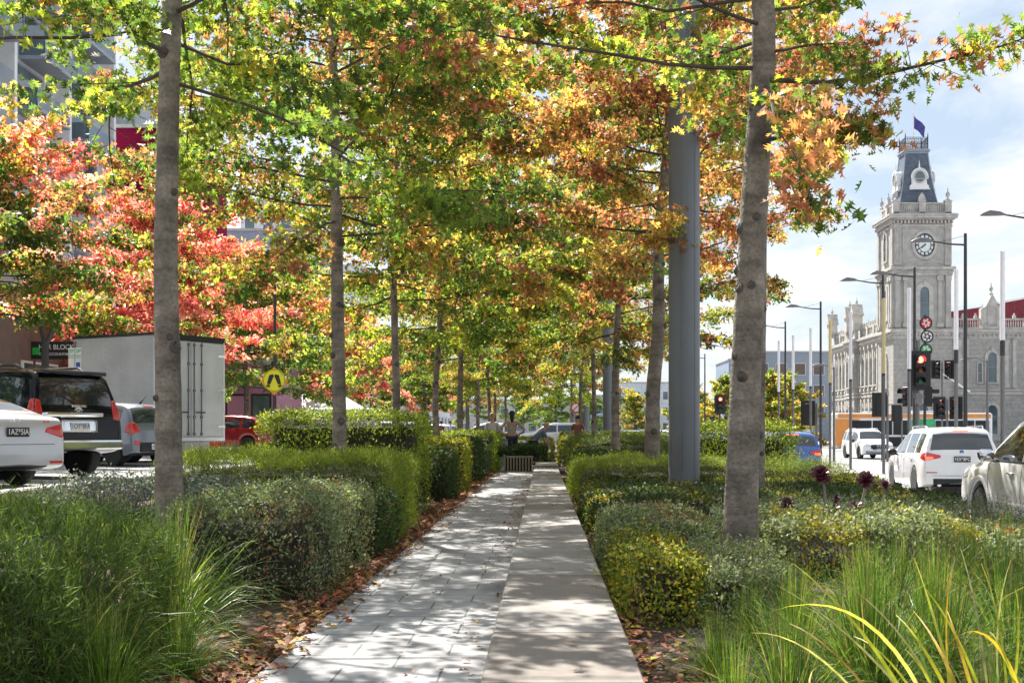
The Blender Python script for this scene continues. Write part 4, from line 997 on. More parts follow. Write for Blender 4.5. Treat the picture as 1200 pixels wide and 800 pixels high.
Yw = (.42, .42, .03); Gn = (.12, .22, .03); Br = (.40, .20, .05); Pl = (.45, .40, .22); Or = (.5, .3, .03)
sp = [(930,660,1100,820,2.3,2.6,9,Gn,Yw),(900,717,1080,700,2.5,2.3,9,Pl,Yw),(880,741,1010,770,2.6,2.4,5,Gn,Pl),(1072,655,1130,830,2.5,2.9,8,Gn,Yw),
 (1050,720,1130,815,2.3,2.5,9,Yw,Yw),(1110,715,1145,820,2.3,2.5,9,Gn,Or),(1125,640,1165,790,2.7,3.0,6,Gn,Pl),(1110,755,1200,715,2.4,2.4,8,Or,Or),
 (910,685,1085,800,2.6,2.9,6,Gn,Pl),(985,680,1120,790,2.8,3.0,5,Gn,Pl),(1070,715,1150,830,2.3,2.7,9,Yw,Or),(925,730,1040,800,2.5,2.8,6,Gn,Br),
 (980,778,905,802,2.3,2.3,6,Pl,Pl),(1130,690,1180,810,2.6,2.8,7,Gn,Gn),(1150,660,1195,800,2.6,2.9,6,Gn,Yw),(1190,690,1200,790,2.5,2.7,7,Gn,Yw),(1040,690,1100,800,2.8,2.9,5,Gn,Gn),
 (1000,745,1090,800,2.4,2.6,6,Gn,Yw),(1060,760,1120,830,2.3,2.4,8,Gn,Yw),(1115,665,1100,800,2.8,2.9,5,Gn,Or),(1160,740,1200,800,2.3,2.4,8,Gn,Yw),(960,700,1060,790,2.8,3.0,4,Gn,Gn),
 (1185,655,1150,800,2.8,2.9,5,Gn,Pl),(1020,640,1090,800,3.0,3.1,4,Gn,Gn),(1085,690,1160,800,2.7,2.8,7,Gn,Yw)]
strappy('flax_plant', 'plant of long broad yellow green blades at the bottom right corner', (1.02, 2.55, -.02), sp)
# dark red rosettes
def aeonium(label, base, head, r, nl=46, tilt=(0, -.5, .8), seed=1):
    rg = random.Random(seed); t = thing('aeonium', label, 'succulent', base, 0, 'dark red rosette succulents in the right bed')
    b = Vector((0,0,0)); h = Vector(head)-Vector(base)
    MB().tube([b, b.lerp(h, .4)+Vector((.02, 0, .01)), b.lerp(h, .8)+Vector((.02,0,0)), h], [.016, .014, .013, .016], 8).build('stem', 'aeonstem', t, smooth=True)
    m = MB(); ax = Vector(tilt).normalized(); u = ax.orthogonal().normalized(); v = ax.cross(u)
    for i in range(nl):
        f = i/nl; a = i*2.39996; el = 1.35*(1-f)**.9 + .02 - .35*f; L = r*(.35+.65*f**.6)*rg.uniform(.9, 1.1)
        d = (u*math.cos(a)+v*math.sin(a))*math.cos(el) + ax*math.sin(el); s = d.cross(ax).normalized() if d.cross(ax).length > .01 else u
        nn = s.cross(d).normalized(); o = h + ax*.02*(1-f)
        W = L*.24; pts = []
        for (q, wv) in ((.12, .35), (.45, .7), (.75, 1.0), (.93, .7), (1.02, .12)):
            c = o + d*(L*q) + nn*(L*.12*q*q)
            pts += [c - s*W*wv, c + nn*(-W*.28), c + s*W*wv, c + nn*(W*.22)]
        fs = []
        for k in range(4):
            for j in range(4): fs.append((k*4+j, k*4+(j+1)%4, k*4+4+(j+1)%4, k*4+4+j))
        fs += [(0,1,2,3), (16,19,18,17)]
        m.add(pts, fs)
    m.build('rosette', 'aeonium', t, smooth=True, ang=60)
def PX(px, py, d): return ((px-CX)/F*d, d, CAMZ-(py-CY)/F*d)
aeonium('upright round dark red rosette on a pale stem, leftmost of the tall three', (PX(968,600,11)[0], 11, .15), PX(962,556,11), .105, seed=1, tilt=(-.1,-.75,.6))
aeonium('open star shaped dark red rosette on a leaning stem, middle of the tall three', (PX(998,605,11.2)[0], 11.2, .15), PX(1014,563,11.2), .10, seed=2, nl=34, tilt=(.1,-.8,.4))
aeonium('dark red rosette seen from the side on a leaning stem, rightmost of the tall three', (PX(1025,612,11.4)[0], 11.4, .12), PX(1036,570,11.4), .085, seed=3, nl=30, tilt=(.3,-.3,.9))
aeonium('low dark rosette alone at the left among grey green leaves', (PX(922,600,10.8)[0], 10.8, .2), PX(922,591,10.8), .08, seed=4)
aeonium('small dark rosette low between the tall stems, left one', (PX(980,600,10.8)[0], 10.8, .2), PX(980,585,10.8), .055, seed=5, nl=26)
aeonium('pinkish small rosette low between the tall stems, right one', (PX(1002,603,10.8)[0], 10.8, .2), PX(1003,593,10.8), .07, seed=6, nl=30)
aeonium('small dark rosette lowest at the foot of the stems', (PX(978,604,10.6)[0], 10.6, .18), PX(978,597,10.6), .065, seed=7, nl=30)
# ------------------------------------------------------------------ vehicles, left
sL, sH = 4.53, 1.43
top = [(0,.48),(.02,.66),(.05,.88),(.10,1.00),(.42,1.06),(.62,1.09),(1.10,1.28),(1.55,1.41),(2.1,sH),(2.7,1.40),(3.2,1.18),(3.45,1.02),(3.8,.93),(4.3,.80),(4.48,.68),(4.53,.45)]
c = Car('parked_car', 'silver sedan parked nose in, cut off by the left edge of the photo', 'car', (-7.42, 16.9, LROAD), R(62), sL, 1.775, top, [(0,.93),(.7,.98),(3.3,.93),(sL,.72)], [1.0, 3.68], .32, 'p_silver', zb=.22,
        glass_side=[(.95, 1.75), (1.85, 3.15)], ws=(2.72, 3.30), rw=(.66, 1.45), tumble=.26)
for sx in (-1, 1):
    c.patch('tail_light', [(sx*.47, .80), (sx*.80, .70), (sx*.80, .93), (sx*.50, .86)], m='redlens')
    c.patch('tail_light', [(.02, .74), (.34, .86), (.30, .93), (.02, .93)], face='left' if sx < 0 else 'right', m='redlens')
    c.rect('reflector', min(sx*.52, sx*.74), max(sx*.52, sx*.74), .345, .38, m='redlens')
c.plate('1AZ*5IA', .80, True); c.emblem('slant', .955, r=.045)
c.rect('boot_seam', -.62, .62, .62, .628, m='black', off=.002, mq=1); c.rect('bumper_insert', -.5, .5, .26, .31, m='black')
text('badge', 'ELITE', .05, (.52, c.rear_y(.955, .5)-.01, .95), m='redlens', parent=c.t)
c.mirror(3.05, .98, m='p_silver'); c.handles([1.5, 2.5], .84, m='p_silver'); c.seams([1.80, 3.1], .36, .93)
# black off-roader
L, H = 4.82, 1.88
top = [(0,.55),(.015,.7),(.03,.9),(.05,1.08),(.09,1.20),(.20,1.68),(.26,1.80),(.55,1.86),(1.2,H),(2.4,H),(2.95,1.83),(3.2,1.72),(3.65,1.24),(3.85,1.16),(4.5,1.08),(4.74,.95),(4.80,.8),(4.82,.55)]
c = Car('parked_car', 'black off-roader with chunky tyres and roof rails, parked beside the silver sedan', 'car', (-7.82, 20.2, LROAD), R(60), L, 1.90, top, [(0,1.14),(3.6,1.10),(L,.92)], [1.02, 3.85], .40, 'p_black', zb=.42,
        glass_side=[(.42, 1.15), (1.25, 2.15), (2.25, 3.4)], ws=(3.22, 3.62), rw=(.10, .215), tumble=.17, endf=.88)
for sx in (-1, 1):
    c.patch('tail_light', [(sx*.70, 1.02), (sx*.86, 1.00), (sx*.86, 1.36), (sx*.72, 1.34)], m='redlens')
    c.patch('tail_light', [(.03, 1.00), (.22, 1.02), (.22, 1.32), (.06, 1.38)], face='left' if sx < 0 else 'right', m='redlens')
    MB().tube([(sx*.60, .7, H-.03), (sx*.62, .85, H+.05), (sx*.62, 2.7, H+.05), (sx*.60, 2.9, H-.03)], .022, 7).build('roof_rail', 'black', c.t, smooth=True)
    c.rect('reflector', min(sx*.66, sx*.80), max(sx*.66, sx*.80), .60, .66, m='redlens')
    MB().box((sx*.80, 1.55, .34), (.26, .03, .28), bev=.004).build('mud_flap', 'p_grey', c.t)
MB().box((0, -.02, .58), (1.62, .16, .16), bev=.03).build('rear_bumper', 'chrome', c.t)
MB().tube([(-.72, .02, 1.085), (-.70, -.03, 1.09), (.40, -.03, 1.09), (.42, .02, 1.085)], .045, 8).build('garnish', 'chrome', c.t, smooth=True)
MB().box((0, .27, 1.80), (1.28, .30, .07), bev=.02).build('roof_spoiler', 'p_black', c.t)
c.rect('window_handle', -.13, .17, 1.22, 1.26, m='chrome', off=.03)
c.rect('recess', -.36, .36, .80, 1.0, m='chrome', off=.006)
c.plate('1OY*8FA', .895); c.emblem('ovals', 1.16, r=.055)
w_ = MB().tube([(.05, .07, 1.24), (-.38, .15, 1.45)], .008, 5).build('rear_wiper', 'black', c.t)
c.mirror(3.35, 1.20, m='p_black'); c.handles([1.3, 2.3], 1.04); c.seams([1.2, 2.2], .55, 1.12)
# small grey hatch
L, H = 3.60, 1.48
top = [(0,.45),(.02,.62),(.04,.84),(.07,.98),(.20,1.25),(.30,1.38),(.5,1.44),(1.1,H),(1.8,1.47),(2.25,1.38),(2.85,.99),(3.2,.90),(3.48,.76),(3.58,.62),(3.6,.42)]
c = Car('parked_car', 'small grey blue hatchback parked between the black off-roader and the truck', 'car', (-9.05, 28.0, LROAD), R(60), L, 1.60, top, [(0,.93),(2.8,.90),(L,.72)], [.62, 3.0], .29, 'p_grey', zb=.22,
        glass_side=[(.42, .95), (1.05, 1.9), (2.0, 2.62)], ws=(2.3, 2.82), rw=(.085, .29), tumble=.2)
for sx in (-1, 1):
    c.patch('tail_light', [(sx*.48, .80), (sx*.74, .74), (sx*.74, 1.04), (sx*.58, 1.02)], m='redlens')
    c.patch('tail_light', [(.03, .74), (.22, .80), (.18, 1.02), (.05, 1.04)], face='left' if sx < 0 else 'right', m='redlens')
    c.rect('reflector', min(sx*.50, sx*.68), max(sx*.50, sx*.68), .50, .60, m='redlens')
c.rect('bumper_insert', -.52, .52, .34, .56, m='black'); c.plate('1EV*4KR', .46); c.emblem('ovals', .92, r=.04)
c.rect('brake_light', -.14, .14, 1.395, 1.415, m='redlens', off=.012); c.mirror(2.62, .98)
MB().tube([(0, .62, 1.45), (.02, .50, 1.56), (.03, .42, 1.66)], [.03, .008, .004], 6).build('antenna', 'black', c.t)
# red hatch
L, H = 4.1, 1.46
top = [(0,.45),(.02,.62),(.05,.86),(.10,1.0),(.40,1.25),(.62,1.37),(.9,1.42),(1.5,H),(2.0,1.45),(2.5,1.34),(3.15,.98),(3.6,.88),(3.96,.74),(4.08,.62),(4.1,.42)]
c = Car('parked_car', 'dark red hatchback seen from the side behind the tall hedge', 'car', (-10.7, 47.5, LROAD), R(78), L, 1.72, top, [(0,.95),(3.1,.90),(L,.72)], [.75, 3.3], .31, 'p_red', zb=.22,
        glass_side=[(.50, 1.0), (1.1, 1.95), (2.05, 2.95)], ws=(2.55, 3.1), rw=(.14, .60))
for sx in (-1, 1): c.patch('tail_light', [(sx*.50, .80), (sx*.80, .76), (sx*.80, .98), (sx*.56, .95)], m='redlens')
c.plate('YKD*218', .80); c.mirror(2.9, .98, m='p_red'); c.handles([1.4, 2.4], .86, m='p_red'); c.seams([1.03, 2.0, 2.95], .36, .92)
# white van
L, H = 5.3, 2.0
top = [(0,.5),(.02,.8),(.04,1.2),(.08,1.75),(.16,1.94),(.5,H),(3.3,H),(3.8,1.9),(4.5,1.2),(4.7,1.08),(5.15,.92),(5.28,.7),(5.3,.45)]
def van(label, loc, head, paint='p_white', group=None):
    c = Car('parked_van', label, 'van', loc, head, L, 1.90, top, [(0,1.15),(4.4,1.05),(5.3,.85)], [1.0, 4.3], .33, paint, zb=.25, glass_side=[(3.35, 4.2)], ws=(3.82, 4.5), rw=(.045, .09), tumble=.1, endf=.92, group=group)
    for sx in (-1, 1): c.patch('tail_light', [(sx*.82, .8), (sx*.93, .8), (sx*.93, 1.3), (sx*.82, 1.3)], m='redlens')
    c.plate('1CK*7RT', .72); c.mirror(3.9, 1.15); c.handles([3.2], 1.0, m='black'); c.seams([1.6, 3.2], .4, 1.8); return c
van('white van seen over the tall hedge, with a long flat roof', (-8.6, 62, LROAD+.05), R(88))
c2 = van('white van parked farther along the left road', (-8.5, 78, LROAD), R(70))
# white truck
tk = thing('box_truck', 'tall white box truck with closed rear doors, parked nose in', 'truck', (-9.35, 31.6, LROAD), R(60))
bx = MB().box((0, 1.55, 1.95), (2.40, 3.1, 2.70), bev=.02).build('cargo_box', 'truckpanel', tk)
MB().box((0, 1.55, 3.325), (2.46, 3.16, .06)).build('top_rim', 'black', bx)
MB().box((0, -.012, 3.25), (2.42, .04, .10)).build('door_header', 'black', bx)
fr = MB()
for sx in (-1, 1): fr.box((sx*1.195, -.01, 1.92), (.05, .05, 2.6))
fr.box((0, -.01, .61), (2.44, .06, .10)); fr.build('door_frame', 'plate_w', bx)
for sx in (-1, 1):
    d = MB().box((sx*.585, -.022, 1.93), (1.145, .03, 2.5), bev=.006).build('rear_door', 'truckpanel', bx)
    for xx in (.10, .42) if sx < 0 else (.10, .36):
        rd = MB().tube([(sx*xx, -.055, .70), (sx*xx, -.055, 3.16)], .016, 7)
        for z in (.75, 1.2, 1.9, 2.6, 3.1): rd.box((sx*xx, -.05, z), (.07, .04, .06))
        rd.build('lock_rod', 'pole', d)
    MB().box((sx*.30, -.075, 1.32), (.34, .02, .035)).build('door_lever', 'poledark', d)
    for z in (.95, 1.95, 2.85): MB().box((sx*1.09, -.05, z), (.26, .02, .07), bev=.004).build('hinge', 'chrome', d)
    MB().box((sx*.85, -.03, .44), (.30, .05, .14), bev=.01).build('tail_light', 'redlens', tk)
    for y in (1.15,):
        wheel(tk, sx*1.0, y, .40, .34, 8, 'p_white')
    wheel(tk, sx*.98, 3.9, .40, .26, 8, 'p_white')
MB().box((0, 2.0, .52), (.95, 3.9, .16)).build('chassis', 'black', tk)
MB().box((0, -.04, .42), (1.30, .05, .24), bev=.01).build('rear_bar', 'concrete', tk)
MB().prism([(3.2,.5),(4.85,.5),(4.9,1.2),(4.6,2.1),(4.4,2.25),(3.2,2.25)], -1.0, 1.0, 'YZ').build('cab', 'p_white', tk)
MB().prism([(4.83,1.32),(4.90,1.32),(4.62,2.05),(4.55,2.05)], -.88, .88, 'YZ').build('windscreen', 'glass', tk)
rv = MB()
for y in np.linspace(.1, 3.0, 6):
    for z in np.linspace(.7, 3.2, 18):
        for sx in (-1, 1): rv.box((sx*1.203, y, z), (.01, .018, .018))
rv.build('rivets', 'p_grey', bx)

# ------------------------------------------------------------------ vehicles, right
c = suv('parked_car', 'white estate style off-roader seen from behind with its brake lights lit', (9.68, 27.6, RROAD), R(-6), paint='p_white', wr=.36)
dress(c, '1EX*8FC', True, lit=True, H=1.66, emb='roundel', ltz=.98)
c = suv('parked_car', 'blue small off-roader behind the tall hedge, brake light lit', (7.55, 36.0, RROAD), R(-2), L=4.3, W=1.80, H=1.56, paint='p_blue', wr=.34)
dress(c, 'ADN*402', False, lit=True, H=1.56, emb='slant', ltz=.92)
c = suv('parked_car', 'white off-roader driving toward the camera beside the bus', (18.9, 72.5, RROAD), R(180+2), L=4.6, W=1.85, H=1.74, paint='p_white', wr=.36)
dress(c, 'AKT*56N', H=1.74)
c.rect('bonnet_grille', -.45, .45, .60, .84, face='front', m='black', off=.01); c.emblem('bar', .74, r=.09, face='front')
c.rect('lower_bumper', -.75, .75, .32, .48, face='front', m='p_grey', off=.012); c.plate('AKT*56N', .52, face='front')
# pickup
L, H = 5.26, 1.80
top = [(0,.62),(.02,.95),(.04,1.10),(.10,1.13),(1.55,1.14),(1.62,1.18),(1.78,1.62),(1.92,1.74),(2.3,H),(2.9,1.79),(3.25,1.70),(3.95,1.20),(4.15,1.13),(4.85,1.05),(5.12,.95),(5.23,.78),(5.26,.55)]
c = Car('parked_pickup', 'silver white double cab pickup cut off by the right edge of the photo', 'pickup truck', (7.25, 13.35, RROAD), R(-1), L, 1.86, top, [(0,1.08),(3.9,1.10),(L,.90)], [1.1, 4.20], .39, 'p_offwhite', zb=.36,
        glass_side=[(1.88, 2.55), (2.66, 3.75)], ws=(3.30, 3.92), rw=(1.64, 1.88), tumble=.18)
c.mirror(3.62, 1.20, m='chrome'); c.handles([1.95, 2.95], .98); c.seams([1.72, 2.60, 3.82], .45, 1.06)
for sx in (-1, 1):
    f = 'left' if sx < 0 else 'right'
    c.patch('headlight', [(4.75, .88), (5.12, .84), (5.12, .98), (4.75, 1.0)], face=f, m='clearlens')
    MB().tube([(sx*.93, 1.7, .38), (sx*1.0, 1.8, .36), (sx*1.0, 3.55, .36), (sx*.93, 3.65, .38)], .04, 8).build('side_step', 'black', c.t, smooth=True)
    pts = [(sx*.935, 4.20+.50*math.cos(a), .39+.50*math.sin(a)) for a in np.linspace(-.1, math.pi+.1, 20)]
    MB().tube(pts, .032, 8).build('wheel_arch_flare', 'p_offwhite', c.t, smooth=True)
    c.patch('window_trim', [(1.85, 1.115), (3.92, 1.14), (3.92, 1.165), (1.85, 1.14)], face=f, m='black', off=.008)
c.plate('1FD*9LM', .75)
# bus
bs = thing('bus', 'long orange and white bus crossing the street in front of the hall', 'bus', (23.4, 96, RROAD), 0)
MB().box((6.4, 1.25, 1.72), (12.6, 2.5, 2.75), bev=.12).build('body', 'p_white', bs, smooth=True, ang=30)
MB().box((6.4, -.012, 2.84), (12.3, .03, .34)).build('stripe', 'orange', bs)
MB().box((1.0, -.014, 1.50), (1.9, .03, 2.2)).build('side_panel', 'orange', bs)
MB().box((7.0, -.016, .78), (10.2, .03, .76)).build('skirt', 'busglass', bs)
for i, (x0, x1) in enumerate([(1.25, 2.95), (3.05, 4.6), (4.7, 6.05), (8.1, 9.6), (9.7, 11.2), (11.3, 12.4)]):
    MB().box(((x0+x1)/2, -.03, 1.90), (x1-x0, .04, 1.15), bev=.01).build('window', 'busglass', bs)
MB().box((7.1, -.035, 1.55), (1.9, .03, 2.1)).build('advert_panel', 'green_ad', bs)
MB().box((4.0, 1.25, 3.16), (2.6, 1.6, .16), bev=.04).build('roof_unit', 'p_silver', bs); MB().box((8.2, 1.25, 3.18), (3.4, 1.7, .2), bev=.04).build('roof_unit', 'p_silver', bs)
for x in (2.6, 9.9):
    for y in (.22, 2.28):
        o = MB().lathe([(.30, -.13), (.46, -.13), (.48, -.08), (.48, .08), (.46, .13), (.30, .13)], axis='Y', n=24).build('wheel', 'rubber', bs, smooth=True); o.location = (x, y-.24 if y < 1 else y+.24, .48)
        MB().lathe([(.29, -.10), (.27, -.12), (.08, -.08)], axis='Y', n=18).build('rim', 'rim', o)
# far traffic, coarse but whole cars
fc = suv('parked_car', 'white car with dark roof seen between the kinked trunk and the masts', (5.9, 62, RROAD), 0, paint='p_white', group='distant cars beyond the hedges'); dress(fc, 'BHE*031', lit=False)
for i, (x, y, a, l) in enumerate([(8.4, 60, 3, 'white car just left of the big grey mast'), (5.8, 78, 0, 'pale car beyond the dark haired person'), (8.3, 92, 0, 'distant white car right of the farther masts'),
        (-1.8, 84, 92, 'white car crossing behind the standing woman'), (3.0, 82, 88, 'white car crossing right of the bending person'), (-7.2, 96, 60, 'parked white car left of the slim trunks'), (-7.4, 70, 62, 'light car behind the tall hedge corner')]):
    copy_thing(fc.t, (x, y, RROAD if x > 5 else .05), R(a), l, 'distant cars beyond the hedges')

# ------------------------------------------------------------------ masts, poles, lamps, signals
GM = 'thick grey masts along the median'
def mast(label, x, y, r, h=15.5, oct_=True):
    t = thing('mast', label, 'mast', (x, y, -.05), 0, GM)
    MB().lathe([(r, 0), (r, h*.5), (r*.92, h), (r*.2, h+.1)], n=40).build('shaft', 'mast', t, smooth=True, ang=40)
    s = MB()
    for k in (11.2, 13.6):
        a = 2*math.pi*k/16; s.box((math.cos(a)*r*.992, math.sin(a)*r*.992, 3.6), (.012, .008, 7.2), rz=a)
    s.build('seam_strip', 'pole', t)
    dr = MB(); a = R(238); dr.box((math.cos(a)*r*.985, math.sin(a)*r*.985, .85), (.02, .17, .55), rz=a); dr.build('access_door', 'pole', t)
    MB().lathe([(r*1.25, 0), (r*1.25, .03), (r*1.02, .05)], n=24).build('base_flange', 'pole', t)
mast('thick smooth grey mast nearest the camera, right of the path', 2.13, 18.1, .236)
mast('grey mast beside the dark haired person, second along the row', 3.15, 58, .27)
mast('grey mast farther left, third along the row', 3.1, 88, .28)
mast('farthest grey mast, thinnest in the photo', 2.9, 118, .28)
GP = 'two tone poles in a row along the road median'
py_ = [28.9, 32.2, 36.4, 39.2, 43.5, 46.7, 50.2, 53.8, 57.2]
pl = ['tallest looking striped pole, white top, at the right of the photo', 'white topped pole in front of the tower right edge', 'white topped pole just left of the red signal', 'yellow topped pole between the tower and the hall side wall',
      'grey white pole before the middle of the hall side wall', 'yellow topped pole left of the hall side wall', 'white topped pole beside the far end of the hall', 'white topped pole in front of the grey building', 'white topped pole farthest left of the row']
for i, y in enumerate(py_):
    t = thing('striped_pole', pl[i], 'pole', (11.1+.02*i, y, RROAD+.17), 0, GP)
    MB().lathe([(.085, 0), (.085, .02), (.052, .03), (.052, 3.22)], n=12).build('lower_shaft', 'pole', t, smooth=True)
    MB().lathe([(.053, 3.22), (.060, 3.23), (.060, 3.58), (.053, 3.59)] if i < 2 else [(.053, 3.22), (.053, 3.30)], n=12).build('collar', 'poledark', t)
    MB().lathe([(.060, 3.30 if i > 1 else 3.60), (.060, 5.75), (.02, 5.76)], n=12).build('upper_shaft', 'poleyellow' if i in (3, 5) else 'polewhite', t, smooth=True)
GL = 'street lamps with long arms on the right of the road'
ll = ['street lamp whose pole stands beyond the right edge, only its head in view', 'street lamp with its arm across the clock face', 'street lamp with its arm left of the tower middle', 'street lamp directly left of the tower',
      'street lamp before the far end of the hall side wall', 'street lamp over the golden trees', 'small street lamp right of the big grey mast', 'distant street lamp left of the small signal']
for i, (x, y) in enumerate([(17.3, 41.5), (16.7, 47.3), (17.7, 57), (16.9, 59.5), (16.7, 72), (17.2, 85), (16.6, 105), (16.2, 120)]):
    t = thing('street_lamp', ll[i], 'street lamp', (x, y, RROAD+.1), 0, GL)
    MB().lathe([(.16, 0), (.16, .03), (.09, .05), (.06, 9.3), (.02, 9.32)], n=12).build('pole', 'poledark', t, smooth=True)
    MB().tube([(0, 0, 8.85), (-.6, 0, 8.88), (-1.35, 0, 9.0)], [.04, .035, .03], 8).build('arm', 'poledark', t, smooth=True)
    MB().tube([(-1.25, 0, 8.99), (-1.45, 0, 9.03), (-1.8, 0, 9.05), (-2.05, 0, 9.0), (-2.15, 0, 8.97)], [.03, .08, .11, .06, .02], 10).build('lamp_head', 'pole', t, smooth=True)
    MB().tube([(0, 0, 9.22), (-.55, 0, 9.08), (-1.0, 0, 8.97)], .008, 4).build('stay', 'poledark', t)
for i, (x, y, l) in enumerate([(19.5, 52.5, 'lower street lamp with curved head before the arched hall window'), (14.1, 58, 'lower street lamp with curved head left of the red signal')]):
    t = thing('pedestrian_lamp', l, 'street lamp', (x, y, RROAD+.1), 0, 'low lamps')
    MB().lathe([(.07, 0), (.05, 4.6)], n=10).build('pole', 'pole', t, smooth=True)
    MB().tube([(0, 0, 4.5), (-.5, 0, 4.72), (-.9, 0, 4.68), (-1.2, 0, 4.58)], [.025, .03, .07, .02], 8).build('lamp_head', 'pole', t, smooth=True)
# tall thin pole left with the diamond crossing sign
t = thing('crossing_sign', 'yellow round crossing sign on an orange diamond plate, on a tall dark pole', 'road sign', (-9.0, 40, LROAD), 0)
MB().lathe([(.06, 0), (.045, 6.6), (.01, 6.61)], n=10).build('pole', 'poledark', t, smooth=True)
MB().box((0, -.07, 2.50), (.68, .012, .68), ry=R(45)).build('diamond_plate', 'signorange', t)
def walking(parent, x, y, z, s, only_right=False):
    dsc = MB().lathe([(s, 0), (s, .012)], c=(x, y, z), axis='Y', n=40).build('sign_disc', 'signyellow', parent)
    m = MB()
    for sx in (-1, 1):
        if only_right and sx < 0: continue
        m.prism([(x+sx*s*.10, z+s*.55), (x+sx*s*.42, z+s*.48) , (x+sx*s*.62, z-s*.30), (x+sx*s*.34, z-s*.36), (x+sx*s*.02+.0, z+s*.40)], y-.012, y-.004)
        m.prism([(x+sx*s*.34, z-s*.42), (x+sx*s*.62, z-s*.36), (x+sx*s*.72, z-s*.50), (x+sx*s*.40, z-s*.62)], y-.012, y-.004)
    m.build('walking_legs', 'signblack', dsc)
    r = []
    for a, b in zip(np.linspace(0, 2*math.pi, 41)[:-1], np.linspace(0, 2*math.pi, 41)[1:]): r.append((a, b))
    rim = MB()
    for a, b in r: rim.tube([(x+s*.93*math.cos(a), y-.008, z+s*.93*math.sin(a)), (x+s*.93*math.cos(b), y-.008, z+s*.93*math.sin(b))], s*.018, 4)
    rim.build('sign_rim', 'signblack', dsc)
walking(t, 0, -.10, 2.52, .38)
t = thing('crossing_sign', 'yellow crossing disc half hidden by a slim left row trunk', 'road sign', (-3.92, 60.8, 0), 0)
MB().lathe([(.05, 0), (.045, 4.7)], n=10).build('pole', 'pole', t, smooth=True)
MB().box((-.02, -.07, 4.25), (.95, .012, .95), ry=R(45)).build('diamond_plate', 'signorange', t)
walking(t, 0, -.10, 4.28, .56)
def sighead(m, parent, x, y, z, s=1.0, n=3, rz=0, lit=None, board=True):
    """signal head facing -Y then turned by rz about its own axis"""
    Rm = Matrix.Rotation(rz, 4, 'Z'); T = Matrix.Translation((x, y, z)) @ Rm
    def put(mb, nm, mt, par):
        mb.v = [tuple(T @ Vector(v)) for v in mb.v]; return mb.build(nm, mt, par, smooth=True, ang=30)
    hb = MB().box((0, 0, 0), (.30*s, .22*s, .33*s*n), bev=.02*s)
    if board: hb.box((0, .02, 0), (.74*s, .02, .33*s*n+.26*s))
    h = put(hb, 'signal_head', 'black', parent)
    for i in range(n):
        zz = (n-1)/2*.33*s - i*.33*s
        vis = MB(); R_ = .115*s
        pts = [(R_*math.cos(a), R_*math.sin(a)) for a in np.linspace(-.5, math.pi+.5, 14)]
        vv = []; ff = []
        for k, (a, b) in enumerate(pts): vv += [(a, -.11*s, zz+b), (a*1.0, -.33*s, zz+b)]
        for k in range(len(pts)-1): ff.append((2*k, 2*k+1, 2*k+3, 2*k+2))
        vis.add(vv, ff); put(vis, 'visor', 'black', h)
        ln_ = MB().lathe([(.10*s, -.125*s), (.06*s, -.145*s), (.01, -.15*s)], c=(0, 0, zz), axis='Y', n=20)
        mt = ['siglight' if lit == 'red' else 'redlens', 'sigoff_a', 'sigoff_g'][i if n == 3 else (0 if i == 0 else 2)]
        put(ln_, 'lens', mt, h)
    return h
GS = 'traffic signals around the crossing'
t = thing('traffic_signal', 'large traffic signal with its red light on, two side heads below', 'traffic light', (11.9, 38, RROAD+.17), 0, GS)
MB().lathe([(.12, 0), (.12, .02), (.062, .04), (.058, 4.05), (.075, 4.06), (.075, 4.30), (.01, 4.31)], n=12).build('pole', 'pole', t, smooth=True)
sighead(None, t, 0, -.16, 3.33, 1.0, lit='red')
sighead(None, t, -.34, -.05, 2.50, .95, n=2, rz=R(-70), board=False); sighead(None, t, .34, -.05, 2.50, .95, n=2, rz=R(70), board=False)
MB().box((0, -.06, 2.50), (.5, .06, .05)).box((0, -.08, 2.44), (.20, .12, .34)).build('bracket', 'pole', t)
t = thing('traffic_signal', 'small distant traffic signal with its red light on', 'traffic light', (11.5, 78, RROAD+.1), 0, GS)
MB().lathe([(.07, 0), (.06, 3.95)], n=10).build('pole', 'poledark', t); sighead(None, t, 0, -.14, 3.25, 1.0, lit='red')
sighead(None, t, -.4, 0, 2.2, .95, n=2, rz=R(-70), board=False); sighead(None, t, .4, 0, 2.2, .95, n=2, rz=R(70), board=False)
for i, (px, py, d, a, l, arm) in enumerate([(1104, 433, 80, 20, 'pair of signal heads on a white arm right of the big signal', True), (1110, 478, 66, 10, 'cluster of dark signal heads low behind the white topped pole', False),
        (1040, 474, 62, 160, 'dark signal seen from behind, left of the big signal', False), (957, 484, 60, 150, 'narrow dark signal in front of the far end of the hall', False), (1057, 484, 90, 170, 'small dark signal before the hall side wall', False)]):
    x, y, z = PX(px, py, d)
    t = thing('traffic_signal', l, 'traffic light', (x, y, RROAD), 0, GS)
    MB().lathe([(.07, 0), (.06, z-RROAD+.5)], n=10).build('pole', 'pole', t)
    sighead(None, t, -.45, -.1, z-RROAD, 1.0, rz=R(a)); 
    if arm or i == 1: sighead(None, t, .45, -.1, z-RROAD, 1.0, rz=R(-a-30))
    MB().tube([(-.5, 0, z-RROAD), (.5, 0, z-RROAD)], .03, 6).build('cross_bar', 'pole', t)
    if arm: MB().tube([(.1, 0, z-RROAD-.3), (1.8, -.2, z-RROAD-1.5)], .05, 8).build('arm', 'polewhite', t)
